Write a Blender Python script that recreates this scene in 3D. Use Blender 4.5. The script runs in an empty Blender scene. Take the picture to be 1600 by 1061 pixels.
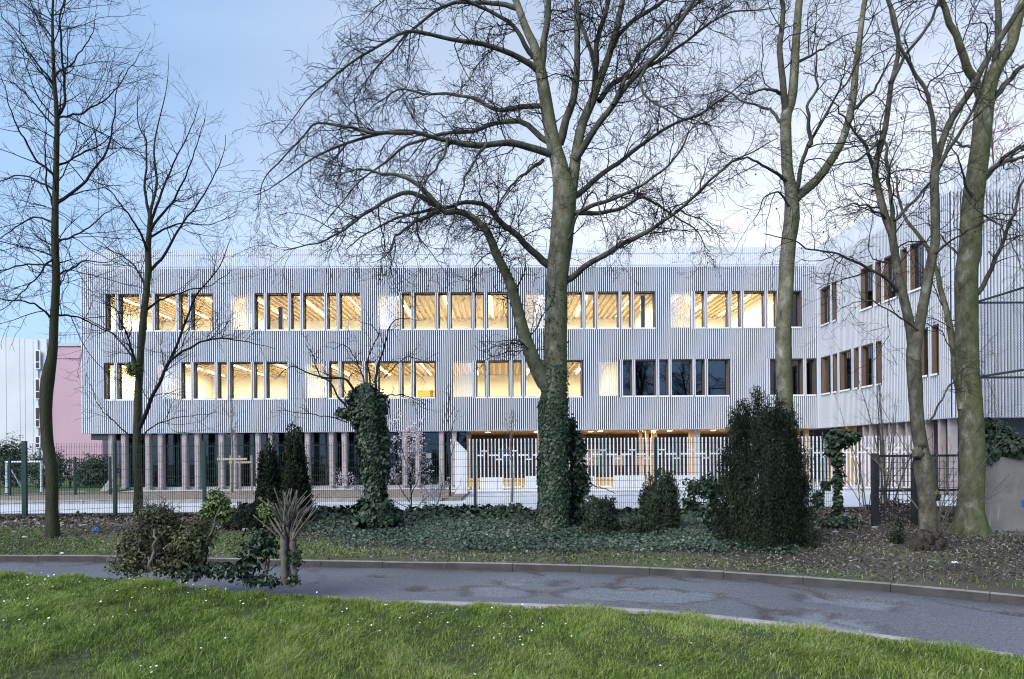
import bpy, bmesh, math, random
import numpy as np
from mathutils import Vector, Matrix
R = math.radians
SC = bpy.context.scene
COL = SC.collection
rng = np.random.default_rng(7)
random.seed(7)

# ------------------------------------------------------------------ camera
EYE, FPX, ROLL = 1.7, 1080.0, 0.008
cam_d = bpy.data.cameras.new('camera')
cam = bpy.data.objects.new('camera', cam_d); COL.objects.link(cam)
cam_d.sensor_width = 36.0
cam_d.lens = FPX / 1600.0 * 36.0
cam_d.shift_y = (710.0 - 530.5) / 1600.0
cam_d.clip_start = 0.05; cam_d.clip_end = 3000
cam.matrix_world = Matrix.Translation((0, 0, EYE)) @ Matrix.Rotation(R(90), 4, 'X') @ Matrix.Rotation(-ROLL, 4, 'Z')
SC.camera = cam

# ------------------------------------------------------------------ sky, sun, exposure
SUN_EL, SUN_AZ = 38.0, -140.0          # degrees; azimuth clockwise from +Y (behind the viewer, to the left, behind thin cloud)
GLOW_AZ = 25.0                         # the pale end of the sky, low behind the building
w = bpy.data.worlds.new('World'); SC.world = w; w.use_nodes = True
nt = w.node_tree; nt.nodes.clear()
out = nt.nodes.new('ShaderNodeOutputWorld'); bg = nt.nodes.new('ShaderNodeBackground')
sky = nt.nodes.new('ShaderNodeTexSky'); sky.sky_type = 'NISHITA'; sky.sun_disc = False
sky.sun_elevation = R(SUN_EL); sky.sun_rotation = R(SUN_AZ)
sky.air_density = 1.0; sky.dust_density = 0.6; sky.ozone_density = 4.0
bg.inputs['Strength'].default_value = 0.10
# thin high veil: whitens the sky towards the horizon all the way round, with faint streaks
tc = nt.nodes.new('ShaderNodeTexCoord'); sep = nt.nodes.new('ShaderNodeSeparateXYZ')
nt.links.new(tc.outputs['Generated'], sep.inputs[0])
ramp = nt.nodes.new('ShaderNodeValToRGB')
ramp.color_ramp.elements[0].position = 0.0; ramp.color_ramp.elements[0].color = (1, 1, 1, 1)
ramp.color_ramp.elements[1].position = 0.75; ramp.color_ramp.elements[1].color = (0.34, 0.34, 0.34, 1)
e = ramp.color_ramp.elements.new(0.26); e.color = (0.82, 0.82, 0.82, 1)
e = ramp.color_ramp.elements.new(0.46); e.color = (0.60, 0.60, 0.60, 1)
nt.links.new(sep.outputs['Z'], ramp.inputs[0])
mp = nt.nodes.new('ShaderNodeMapping'); mp.inputs['Scale'].default_value = (1.2, 2.0, 7.0)
ns = nt.nodes.new('ShaderNodeTexNoise'); ns.inputs['Scale'].default_value = 1.6; ns.inputs['Detail'].default_value = 6
nt.links.new(tc.outputs['Generated'], mp.inputs[0]); nt.links.new(mp.outputs[0], ns.inputs['Vector'])
mr = nt.nodes.new('ShaderNodeMapRange'); mr.inputs['From Min'].default_value = 0.35; mr.inputs['From Max'].default_value = 0.75
mr.inputs['To Min'].default_value = 0.82; mr.inputs['To Max'].default_value = 1.12
nt.links.new(ns.outputs['Fac'], mr.inputs['Value'])
mul = nt.nodes.new('ShaderNodeMath'); mul.operation = 'MULTIPLY'; mul.use_clamp = True
nt.links.new(ramp.outputs[0], mul.inputs[0]); nt.links.new(mr.outputs[0], mul.inputs[1])
# the glow around the low sun: the veil is brighter towards it
dot = nt.nodes.new('ShaderNodeVectorMath'); dot.operation = 'DOT_PRODUCT'
nrm = nt.nodes.new('ShaderNodeVectorMath'); nrm.operation = 'NORMALIZE'
nt.links.new(tc.outputs['Generated'], nrm.inputs[0]); nt.links.new(nrm.outputs[0], dot.inputs[0])
dot.inputs[1].default_value = (math.sin(R(GLOW_AZ)), math.cos(R(GLOW_AZ)), 0.1)
vr = nt.nodes.new('ShaderNodeValToRGB'); vr.color_ramp.interpolation = 'EASE'
vr.color_ramp.elements[0].position = 0.0; vr.color_ramp.elements[0].color = (2.3, 3.8, 6.3, 1)
vr.color_ramp.elements[1].position = 1.0; vr.color_ramp.elements[1].color = (6.9, 6.9, 7.0, 1)
e = vr.color_ramp.elements.new(0.55); e.color = (3.0, 4.4, 6.4, 1)
e = vr.color_ramp.elements.new(0.85); e.color = (5.2, 5.8, 6.7, 1)
nt.links.new(dot.outputs['Value'], vr.inputs[0])
mix = nt.nodes.new('ShaderNodeMix'); mix.data_type = 'RGBA'
nt.links.new(mul.outputs[0], mix.inputs['Factor'])
nt.links.new(sky.outputs[0], mix.inputs['A']); nt.links.new(vr.outputs[0], mix.inputs['B'])
nt.links.new(mix.outputs['Result'], bg.inputs['Color']); nt.links.new(bg.outputs[0], out.inputs[0])

sl = bpy.data.lights.new('sun', 'SUN'); sl.energy = 2.15; sl.angle = R(45); sl.color = (1.0, 0.975, 0.945)
so = bpy.data.objects.new('sun', sl); COL.objects.link(so)
sd = Vector((math.sin(R(SUN_AZ)) * math.cos(R(SUN_EL)), math.cos(R(SUN_AZ)) * math.cos(R(SUN_EL)), math.sin(R(SUN_EL))))
so.rotation_euler = (-sd).to_track_quat('-Z', 'Y').to_euler(); so.location = (20, 30, 40)
vs = SC.view_settings
vs.view_transform = 'Standard'; vs.look = 'None'; vs.gamma = 1.0; vs.use_curve_mapping = False; vs.exposure = 0.9
SC.cycles.max_bounces = 8; SC.cycles.transparent_max_bounces = 24; SC.cycles.diffuse_bounces = 3
SC.cycles.caustics_reflective = False; SC.cycles.caustics_refractive = False
SC.cycles.use_denoising = True; SC.cycles.filter_width = 1.1
SC.cycles.sample_clamp_indirect = 6.0

# ------------------------------------------------------------------ helpers
cR, sR = math.cos(ROLL), math.sin(ROLL)
def unroll(px, py):
    x, y = px - 800.0, py - 710.0
    return x * cR - y * sR, x * sR + y * cR
def P(px, py, Y):                       # the point at distance Y seen at that place of the photograph
    u, v = unroll(px, py)
    return np.array((u * Y / FPX, Y, EYE - v * Y / FPX))
def G(px, py, z=0.0):                   # the ground point
    u, v = unroll(px, py)
    Y = (EYE - z) * FPX / v
    return np.array((u * Y / FPX, Y, z))

def tag(o, label=None, cat=None, group=None, kind=None):
    if label: o['label'] = label
    if cat: o['category'] = cat
    if group: o['group'] = group
    if kind: o['kind'] = kind
    return o
def thing(name, label, cat, loc=(0, 0, 0), rz=0.0, group=None):
    o = bpy.data.objects.new(name, None); COL.objects.link(o)
    o.location = [float(c) for c in loc]; o.rotation_euler = (0, 0, rz); o.empty_display_size = 0.2
    return tag(o, label, cat, group)
def link(name, me, parent=None, loc=None, rot=None):
    o = bpy.data.objects.new(name, me); COL.objects.link(o)
    if parent is not None: o.parent = parent
    if loc is not None: o.location = [float(c) for c in loc]
    if rot is not None: o.rotation_euler = rot
    return o
def base(parent):                       # an Empty's offset, for parts given in world coordinates
    L = np.zeros(3)
    while parent is not None:
        L += np.array(parent.location); parent = parent.parent
    return L
def np_mesh(name, V, F, mat, parent=None, tint=None, smooth=False, world=True):
    """F: list of int arrays [m,3] or [m,4]"""
    V = np.asarray(V, dtype=np.float64)
    if parent is not None and world: V = V - base(parent)
    me = bpy.data.meshes.new(name)
    if not isinstance(F, (list, tuple)): F = [F]
    F = [np.asarray(f, dtype=np.int32) for f in F if len(f)]
    me.vertices.add(len(V)); me.vertices.foreach_set('co', V.astype(np.float32).ravel())
    tot = sum(f.size for f in F); npoly = sum(len(f) for f in F)
    me.loops.add(tot); me.polygons.add(npoly)
    me.loops.foreach_set('vertex_index', np.concatenate([f.ravel() for f in F]))
    cnt = np.concatenate([np.full(len(f), f.shape[1], dtype=np.int32) for f in F])
    me.polygons.foreach_set('loop_start', np.concatenate([[0], np.cumsum(cnt)[:-1]]).astype(np.int32))
    if tint is not None:
        a = me.attributes.new('tint', 'FLOAT', 'POINT'); a.data.foreach_set('value', np.asarray(tint, dtype=np.float32))
    me.update(calc_edges=True)
    if smooth: me.polygons.foreach_set('use_smooth', np.ones(npoly, dtype=bool))
    for m in (mat if isinstance(mat, (list, tuple)) else [mat]): me.materials.append(m)
    return link(name, me, parent)

class MB:
    """collects boxes, prisms and bars into ONE mesh"""
    def __init__(s): s.v = []; s.f = []
    def add(s, vs, fs):
        n = len(s.v); s.v += [tuple(map(float, p)) for p in vs]; s.f += [tuple(i + n for i in f) for f in fs]; return s
    def hexa(s, p):                     # 4 bottom, 4 top corners
        return s.add(p, [(0, 3, 2, 1), (4, 5, 6, 7), (0, 1, 5, 4), (1, 2, 6, 5), (2, 3, 7, 6), (3, 0, 4, 7)])
    def box(s, x0, x1, y0, y1, z0, z1, fr=None):
        p = [(x0, y0, z0), (x1, y0, z0), (x1, y1, z0), (x0, y1, z0), (x0, y0, z1), (x1, y0, z1), (x1, y1, z1), (x0, y1, z1)]
        if fr: p = [fr(*q) for q in p]
        return s.hexa(p)
    def bar(s, a, b, r, k=4, r2=None):
        a, b = Vector(a), Vector(b); t = (b - a).normalized()
        ref = Vector((0, 0, 1)) if abs(t.z) < .9 else Vector((0, 1, 0))
        u = t.cross(ref).normalized(); v = t.cross(u); r2 = r if r2 is None else r2
        n = len(s.v)
        for c, rr in ((a, r), (b, r2)):
            for i in range(k):
                th = 2 * math.pi * (i + .5) / k
                s.v.append(tuple(c + u * rr * math.cos(th) + v * rr * math.sin(th)))
        for i in range(k): j = (i + 1) % k; s.f.append((n + i, n + j, n + k + j, n + k + i))
        s.f.append(tuple(n + i for i in reversed(range(k)))); s.f.append(tuple(n + k + i for i in range(k)))
        return s
    def build(s, name, mat, parent=None, world=True, bevel=0.0, smooth=False):
        L = base(parent) if (parent is not None and world) else np.zeros(3)
        me = bpy.data.meshes.new(name)
        me.from_pydata([(p[0] - L[0], p[1] - L[1], p[2] - L[2]) for p in s.v], [], s.f)
        me.materials.append(mat)
        if bevel > 0:
            bm = bmesh.new(); bm.from_mesh(me)
            bmesh.ops.bevel(bm, geom=bm.edges[:], offset=bevel, segments=2, affect='EDGES', profile=0.5)
            bm.to_mesh(me); bm.free()
        if smooth: me.polygons.foreach_set('use_smooth', [True] * len(me.polygons))
        me.update()
        return link(name, me, parent)

# ------------------------------------------------------------------ materials
def mat(name, col, rough=0.7, col2=None, scale=5.0, bump=0.0, bscale=40.0, metal=0.0, spec=0.4, contrast=(0.35, 0.65), stretch=(1, 1, 1), tint=None, detail=6, bdist=0.02):
    m = bpy.data.materials.new(name); m.use_nodes = True; n = m.node_tree; b = n.nodes['Principled BSDF']
    b.inputs['Roughness'].default_value = rough; b.inputs['Metallic'].default_value = metal
    b.inputs['Specular IOR Level'].default_value = spec
    c4 = lambda c: (c[0], c[1], c[2], 1.0)
    b.inputs['Base Color'].default_value = c4(col)
    tcn = n.nodes.new('ShaderNodeTexCoord'); mpn = n.nodes.new('ShaderNodeMapping'); mpn.inputs['Scale'].default_value = stretch
    n.links.new(tcn.outputs['Object'], mpn.inputs[0])
    src = None
    if col2 is not None:
        no = n.nodes.new('ShaderNodeTexNoise'); no.inputs['Scale'].default_value = scale; no.inputs['Detail'].default_value = detail; no.inputs['Roughness'].default_value = .6
        n.links.new(mpn.outputs[0], no.inputs['Vector'])
        rp = n.nodes.new('ShaderNodeValToRGB')
        rp.color_ramp.elements[0].position = contrast[0]; rp.color_ramp.elements[0].color = c4(col)
        rp.color_ramp.elements[1].position = contrast[1]; rp.color_ramp.elements[1].color = c4(col2)
        n.links.new(no.outputs['Fac'], rp.inputs[0]); src = rp.outputs[0]
    if tint is not None:                # per-leaf variation carried by the mesh
        at = n.nodes.new('ShaderNodeAttribute'); at.attribute_name = 'tint'
        rp2 = n.nodes.new('ShaderNodeValToRGB')
        el = rp2.color_ramp.elements
        while len(el) < len(tint): el.new(0.5)
        for i, c in enumerate(tint): el[i].position = i / (len(tint) - 1); el[i].color = c4(c)
        n.links.new(at.outputs['Fac'], rp2.inputs[0]); src = rp2.outputs[0]
    if src is not None: n.links.new(src, b.inputs['Base Color'])
    if bump > 0:
        nb = n.nodes.new('ShaderNodeTexNoise'); nb.inputs['Scale'].default_value = bscale; nb.inputs['Detail'].default_value = 5
        n.links.new(mpn.outputs[0], nb.inputs['Vector'])
        bp = n.nodes.new('ShaderNodeBump'); bp.inputs['Strength'].default_value = bump; bp.inputs['Distance'].default_value = bdist
        n.links.new(nb.outputs['Fac'], bp.inputs['Height']); n.links.new(bp.outputs[0], b.inputs['Normal'])
    return m
def emit(name, col, strength):
    m = bpy.data.materials.new(name); m.use_nodes = True; n = m.node_tree; n.nodes.clear()
    o = n.nodes.new('ShaderNodeOutputMaterial'); e = n.nodes.new('ShaderNodeEmission')
    e.inputs[0].default_value = (*col, 1); e.inputs[1].default_value = strength; n.links.new(e.outputs[0], o.inputs[0])
    return m
def glass(name, tint=(0.92, 0.95, 0.95), ior=1.5, boost=1.0):
    m = bpy.data.materials.new(name); m.use_nodes = True; n = m.node_tree; n.nodes.clear()
    o = n.nodes.new('ShaderNodeOutputMaterial'); t = n.nodes.new('ShaderNodeBsdfTransparent'); g = n.nodes.new('ShaderNodeBsdfGlossy')
    t.inputs[0].default_value = (*tint, 1); g.inputs['Roughness'].default_value = 0.01; g.inputs[0].default_value = (0.9, 0.95, 1.0, 1)
    fr = n.nodes.new('ShaderNodeFresnel'); fr.inputs[0].default_value = ior
    mu = n.nodes.new('ShaderNodeMath'); mu.operation = 'MULTIPLY'; mu.use_clamp = True; mu.inputs[1].default_value = boost
    mx = n.nodes.new('ShaderNodeMixShader')
    n.links.new(fr.outputs[0], mu.inputs[0]); n.links.new(mu.outputs[0], mx.inputs[0]); n.links.new(t.outputs[0], mx.inputs[1]); n.links.new(g.outputs[0], mx.inputs[2]); n.links.new(mx.outputs[0], o.inputs[0])
    return m
M = {}
def vary(m, lo, hi):                   # small tone change from piece to piece
    n = m.node_tree; b = n.nodes['Principled BSDF']; s = b.inputs['Base Color'].links[0].from_socket
    oi = n.nodes.new('ShaderNodeObjectInfo'); mr = n.nodes.new('ShaderNodeMapRange'); mr.inputs['To Min'].default_value = lo; mr.inputs['To Max'].default_value = hi
    sc = n.nodes.new('ShaderNodeVectorMath'); sc.operation = 'SCALE'; n.links.new(oi.outputs['Random'], mr.inputs['Value']); n.links.new(s, sc.inputs[0]); n.links.new(mr.outputs[0], sc.inputs['Scale']); n.links.new(sc.outputs[0], b.inputs['Base Color'])
M['slat'] = mat('white_aluminium', (0.68, 0.71, 0.755), 0.35, (0.63, 0.66, 0.71), 0.6, spec=0.5)
vary(M['slat'], 0.93, 1.05)
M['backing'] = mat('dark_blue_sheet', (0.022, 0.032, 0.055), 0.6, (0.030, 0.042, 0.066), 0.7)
M['rail'] = mat('grey_rail', (0.35, 0.37, 0.40), 0.5)
M['sill'] = mat('white_sill', (0.78, 0.79, 0.80), 0.4)
M['reveal'] = mat('brown_wood_lining', (0.10, 0.078, 0.066), 0.55, (0.14, 0.112, 0.095), 3, stretch=(8, 8, 0.6))
M['reveal_warm'] = mat('larch_lining', (0.13, 0.088, 0.062), 0.55, (0.18, 0.125, 0.088), 3, stretch=(8, 8, 0.6))
M['pane'] = glass('window_glass', boost=0.8)
M['pane_dark'] = glass('tinted_glass', (0.30, 0.33, 0.36), 1.6, 2.2)
M['pane_ground'] = glass('ground_floor_glass', (0.42, 0.46, 0.50), 1.6, 1.3)
M['wall_in'] = mat('cream_paint', (0.84, 0.80, 0.70), 0.8, (0.87, 0.83, 0.74), 0.5)
M['ceil'] = mat('ceiling_board', (0.80, 0.74, 0.60), 0.8)
M['ceilslat'] = mat('pale_wood_slat', (0.60, 0.45, 0.25), 0.6, (0.74, 0.58, 0.36), 4, stretch=(6, 0.5, 6))
M['soffit'] = mat('spruce_soffit', (0.50, 0.32, 0.14), 0.6, (0.60, 0.41, 0.20), 4, stretch=(0.6, 8, 6))
M['floor_in'] = mat('beige_floor', (0.42, 0.36, 0.28), 0.6)
M['concrete'] = mat('pale_concrete', (0.34, 0.285, 0.28), 0.8, (0.42, 0.36, 0.35), 2, bump=0.1)
M['woodcol'] = mat('larch_column', (0.42, 0.26, 0.12), 0.6, (0.52, 0.34, 0.17), 3, stretch=(8, 8, 0.5))
M['darkwall'] = mat('plum_cladding', (0.075, 0.055, 0.065), 0.7, (0.11, 0.08, 0.095), 2, stretch=(6, 6, 0.4))
M['darkgrey'] = mat('anthracite', (0.035, 0.038, 0.043), 0.5)
M['white'] = mat('white_lacquer', (0.80, 0.81, 0.82), 0.4, (0.74, 0.75, 0.77), 1.0)
M['greenboard'] = mat('green_board', (0.06, 0.17, 0.11), 0.6)
M['orange'] = mat('orange_bench', (0.62, 0.33, 0.06), 0.5, (0.68, 0.40, 0.09), 4)
M['green_metal'] = mat('green_powder_coat', (0.010, 0.038, 0.034), 0.45, (0.016, 0.05, 0.044), 3)
M['black_metal'] = mat('black_iron', (0.012, 0.014, 0.017), 0.5, (0.03, 0.03, 0.032), 6)
M['lamp'] = emit('lamp_tube', (1.0, 0.86, 0.62), 9.0)
M['spot'] = emit('downlight_face', (1.0, 0.78, 0.45), 6.0)
# ================================================================== SCHOOL BUILDING
PITCH = 0.1075
A0 = P(128.5, 706, 35.5); A0[2] = 0
C0 = P(1279.5, 706, 36.0); C0[2] = 0
LEN = float(np.linalg.norm(C0 - A0)); EX = (C0 - A0) / LEN; EY = np.array((-EX[1], EX[0], 0.0))
WD = np.array((0.0430, -1.0, 0.0)); WD /= np.linalg.norm(WD)            # along the wing, towards the viewer
WN = np.array((-WD[1], WD[0], 0.0))                                      # into the wing (to the right)
WLEN = 10.2
E0 = C0 + WD * WLEN                                                      # the wing's near corner
ELEN = 9.0
def fmain(s, d, z): return A0 + EX * s + EY * d + np.array((0, 0, z))
def fwing(t, d, z): return C0 + WD * t + WN * d + np.array((0, 0, z))
def fend(s, d, z): return E0 + EX * s + EY * d + np.array((0, 0, z))
def s_of(px):                                                            # photo column -> metres along the main front
    u = (px - 800.0) / FPX
    return (A0[0] - u * A0[1]) / (u * EX[1] - EX[0])
def t_of(px):
    u = (px - 800.0) / FPX
    return (C0[0] - u * C0[1]) / (u * WD[1] - WD[0])
Z0, Z1, Z2 = 2.98, 11.39, 12.37
ROWS = ((4.67, 6.55), (8.20, 10.08))
sch = thing('school_building', 'three-storey school clad in white vertical slats, with rows of windows and a right wing', 'building', C0)

# openings: (start, end, slatted) in photo columns
def group(x0, skip=0, cols='SNWNWNW'):
    out = []; x = x0
    for c in cols:
        wdt = 15.0 if c == 'N' else 33.0
        out.append((x, x + wdt, c)); x += wdt + 4.35
    return out
row3 = group(131)[1:] + group(362.5) + group(592.5) + group(822) + group(1050)
row2 = [(166, 180.5, 'N'), (184.8, 217, 'W')] + group(247.5) + group(478) + group(707.5) + group(936.5) + group(1166, cols='SNWN')
row3[1:] = row3[1:]
OPEN = [[(s_of(a), s_of(b), c) for a, b, c in row2], [(s_of(a), s_of(b), c) for a, b, c in row3]]
# the wing's openings
WOPEN = [[(t_of(a), t_of(b), 'W') for a, b in ((1285.2, 1299.6), (1303.8, 1310), (1314.4, 1331), (1336.2, 1342.6), (1347.6, 1366.4), (1372, 1379.2), (1438, 1452), (1457, 1468))],
         [(t_of(a), t_of(b), 'W') for a, b in ((1284.6, 1299.2), (1303.8, 1309.4), (1347.6, 1366), (1371, 1378.8), (1383.8, 1405), (1411, 1419), (1424.6, 1445))]]

def wall_parts(fr, L, opens, name, rows=ROWS, d0=0.02, d1=0.34):
    zs = [Z0, rows[0][0], rows[0][1], rows[1][0], rows[1][1], Z1]
    for k in (0, 2, 4):
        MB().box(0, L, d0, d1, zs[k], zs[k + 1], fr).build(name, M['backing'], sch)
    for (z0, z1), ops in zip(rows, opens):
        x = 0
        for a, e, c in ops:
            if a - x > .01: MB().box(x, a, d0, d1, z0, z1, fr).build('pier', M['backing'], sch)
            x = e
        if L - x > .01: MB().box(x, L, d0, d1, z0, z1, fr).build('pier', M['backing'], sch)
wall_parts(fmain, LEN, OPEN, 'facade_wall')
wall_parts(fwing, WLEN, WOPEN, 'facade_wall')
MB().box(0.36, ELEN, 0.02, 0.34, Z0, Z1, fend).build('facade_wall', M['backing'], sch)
MB().box(.302, .342, .36, 7.58, 3.31, 10.9, fmain).build('room_wall', M['wall_in'], sch)
# left return wall, rear wall, roof, soffit
DEEP = 13.0
MB().box(0.0, 0.30, 0.345, DEEP, Z0, Z1, fmain).build('side_wall', M['backing'], sch)
MB().box(0.305, LEN + 8, DEEP - .3, DEEP, 0, Z1, fmain).build('rear_wall', M['backing'], sch)
MB().box(0.305, LEN + .5, 0.345, DEEP - .305, 11.0, 11.36, fmain).build('roof', M['rail'], sch)
b = MB(); b.hexa([fwing(-DEEP + .5, .345, 11.0), fwing(WLEN - .4, .345, 11.0), fwing(WLEN - .4, ELEN, 11.0), fwing(-DEEP + .5, ELEN, 11.0),
                  fwing(-DEEP + .5, .345, 11.33), fwing(WLEN - .4, .345, 11.33), fwing(WLEN - .4, ELEN, 11.33), fwing(-DEEP + .5, ELEN, 11.33)]); b.build('roof', M['rail'], sch)

# slats: one object per slat, alike slats share a mesh
cache = {}
def slat_mesh(segs, depth, width):
    key = (tuple((round(a, 3), round(b_, 3)) for a, b_ in segs), depth, width)
    if key not in cache:
        b = MB()
        for a, e in segs: b.box(-width / 2, width / 2, -depth, 0, a, e)
        me = bpy.data.meshes.new('slat'); me.from_pydata(b.v, [], b.f); me.materials.append(M['slat']); cache[key] = me
    return cache[key]
def cut(x, opens, half):
    segs = []; z = Z0 - .03
    for (z0, z1), ops in zip(ROWS, opens):
        if any(a - half < x < e + half and c != 'S' for a, e, c in ops) or opens is OPEN and any(e - .03 < x < a2 + .03 and a2 - e < .3 for (a, e, c), (a2, e2, c2) in zip(ops[:-1], ops[1:])):
            segs.append((z, z0 - .06)); z = z1 + .02
    segs.append((z, Z2)); return segs
slats = []                                                              # (frame, x, segments, angle)
angm = math.atan2(EX[1], EX[0]); angw = math.atan2(WD[1], WD[0])
for (z0_, z1_), ops in zip(ROWS, OPEN):                                  # two slats on every narrow pier between windows
    for (a, e, c), (a2, e2, c2) in zip(ops[:-1], ops[1:]):
        if a2 - e < .3 and not (c == 'S' and c2 == 'S'):
            for x in (e + .027, a2 - .027): slats.append((fmain, x, [(z0_ - .058, z1_ + .018)], angm, 36))
n = int(LEN / PITCH)
for i in range(n): slats.append((fmain, (i + .5) * LEN / n, cut((i + .5) * LEN / n, OPEN, .02), angm, 36))
n = int(WLEN / PITCH)
for i in range(n):
    x = (i + .5) * WLEN / n; slats.append((fwing, x, cut(x, WOPEN, .02), angw, 36 - x))
n = int(ELEN / .122)
for i in range(n): slats.append((fend, (i + .5) * ELEN / n, [(Z0 - .03, Z2)], angm, 25.7 if i < 26 else 60))
pieces = [(fr, x, sg, ang, (sg[1] - sg[0]) / dist) for fr, x, segs, ang, dist in slats for sg in segs]
pieces.sort(key=lambda q: -q[4])
rest = MB(); wdt = 0.050
for k, (fr, x, sg, ang, sz) in enumerate(pieces):
    if k < 300:
        link('slat', slat_mesh([sg], .024 if fr is fwing else .075, wdt), sch, np.array(fr(x, 0, 0)) - C0, (0, 0, ang))
    else: rest.box(x - wdt / 2, x + wdt / 2, -.024 if fr is fwing else -.075, 0, sg[0], sg[1], fr)
o = rest.build('slat_row', M['slat'], sch); o['kind'] = 'stuff'
# rails that carry the slats over the roof edge
for fr, L in ((fmain, LEN), (fwing, WLEN), (fend, ELEN)):
    for z in (12.05, 11.45):
        MB().box(0.1, L - .1, 0.004, .04, z, z + .05, fr).build('parapet_rail', M['slat'], sch)
    MB().box(0.0, L, -.02 if fr is fwing else -.05, .018, Z0 - .06, Z0 - .032, fr).build('drip_edge', M['rail'], sch)

# windows: lining > pane, sill
def window(fr, a, e, z0, z1, pane, reveal, slatted=False, wood=None, pd=.0):
    th = .025; b = MB(); f0 = 0.0 if not slatted else 0.02
    b.box(a, a + th, f0, .335, z0, z1, fr); b.box(e - th, e, f0, .335, z0, z1, fr)
    b.box(a + th, e - th, f0, .335, z1 - th, z1, fr); b.box(a + th, e - th, f0, .335, z0, z0 + th, fr)
    # slim sash
    s = .035
    for q in ((a + th, a + th + s, z0 + th, z1 - th), (e - th - s, e - th, z0 + th, z1 - th)): b.box(q[0], q[1], .25 - pd, .31 - pd, q[2], q[3], fr)
    b.box(a + th + s, e - th - s, .25 - pd, .31 - pd, z1 - th - s, z1 - th, fr); b.box(a + th + s, e - th - s, .25 - pd, .31 - pd, z0 + th, z0 + th + s, fr)
    o = b.build('window', reveal, sch)
    MB().box(a + th + s, e - th - s, .275 - pd, .287 - pd, z0 + th + s, z1 - th - s, fr).build('pane', pane, o)
    if not slatted:
        MB().box(a, e, -.085, -.062, z0 - .055, z0 + .02, fr).build('sill', M['sill'], o)
    if wood: MB().box(e - th - s - .10, e - th - s - .003, .22 - pd, .272 - pd, z0 + th + s + .003, z1 - th - s - .003, fr).build('sash_post', wood, o)
    return o
for r, (z0, z1) in enumerate(ROWS):
    for a, e, c in OPEN[r]:
        mid = (a + e) / 2
        dark = (r == 0 and mid > s_of(972)) or (r == 1 and mid > s_of(1216))
        window(fmain, a, e, z0, z1, M['pane_dark'] if dark else M['pane'], M['reveal'], c == 'S')
    for a, e, c in WOPEN[r]:
        window(fwing, a, e, z0, z1, M['pane'] if (r == 0 and e < 3.2) or e < 1.2 else M['pane_dark'], M['reveal_warm'], wood=M['woodcol'] if a < 6.2 else None, pd=.12)

# storeys: floors, partition walls, ceilings with wood slats, linear lamps
RD = 7.6
for r, (zf, zc) in enumerate(((3.30, 6.72), (6.95, 10.22))):
    MB().box(0.345, LEN - .01, .345, RD, zf - .25, zf, fmain).build('floor_slab', M['floor_in'], sch)
    MB().box(0.305, LEN - .01, RD + .002, RD + .15, zf - .25, zc + .2, fmain).build('room_wall', M['wall_in'], sch)
    MB().box(0.345, LEN - .01, .345, RD, zc + .06, zc + .12, fmain).build('ceiling', M['ceil'], sch)
    edges = ([0.345] + [s_of(x) for x in ((233, 463, 694, 969, 1152) if r == 0 else (348, 580, 808, 1036, 1216))] + [LEN - .02])
    for k, x in enumerate(edges):
        if k not in (0, len(edges) - 1): MB().box(x - .06, x + .06, .36, RD - .002, zf + .002, zc + .058, fmain).build('room_wall', M['wall_in'], sch)
    for k in range(len(edges) - 1):
        a, e = edges[k] + .08, edges[k + 1] - .08
        b = MB(); x = a + .05
        while x < e - .1:
            b.box(x, x + .11, .42, RD - .05, zc - .10, zc + .055, fmain); x += .34
        o = b.build('ceiling_slat_row', M['ceilslat'], sch); o['kind'] = 'stuff'
        if (r == 0 and k >= 4) or (r == 1 and k >= 5): continue         # unlit rooms
        nl = 2 if e - a < 5 else 3
        for j in range(nl):
            c = a + (e - a) * (j + .5) / nl
            for d0, d1 in ((1.0, 3.4), (4.0, 6.4)):
                b = MB(); b.box(c - .022, c + .022, d0, d1, zc - .145, zc - .105, fmain)
                b.build('ceiling_lamp', M['lamp'], sch)
            ld = bpy.data.lights.new('lamp_light', 'AREA'); ld.shape = 'RECTANGLE'; ld.size = .10; ld.size_y = 5.4
            ld.energy = 165.0 if r == 1 else 150.0; ld.color = (1.0, 0.86, 0.63) if r == 1 else (1.0, 0.83, 0.53); ld.spread = R(170)
            lo = bpy.data.objects.new('lamp_light', ld); COL.objects.link(lo); lo.parent = sch
            q = fmain(c, 3.7, zc - .17) - C0; lo.location = [float(v) for v in q]; lo.rotation_euler = (0, 0, angm)
# furniture seen through the first-floor windows: two yellow doors on the back wall
for px, wd in ((622, 0.95), (645, 0.95)):
    x = s_of(px) + .6
    MB().box(x - wd / 2, x + wd / 2, RD - .05, RD - .004, 3.304, 5.75, fmain).build('classroom_door', mat('ochre_door', (0.62, 0.40, 0.06), .5), sch)
for px, m_ in ((428, 'darkwall'), (1009, 'reveal')):                  # dark posts close behind the second-floor glass
    MB().box(s_of(px), s_of(px) + .2, .9, 1.1, 6.96, 9.6 if px == 428 else 10.1, fmain).build('room_column', M[m_], sch)
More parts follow.
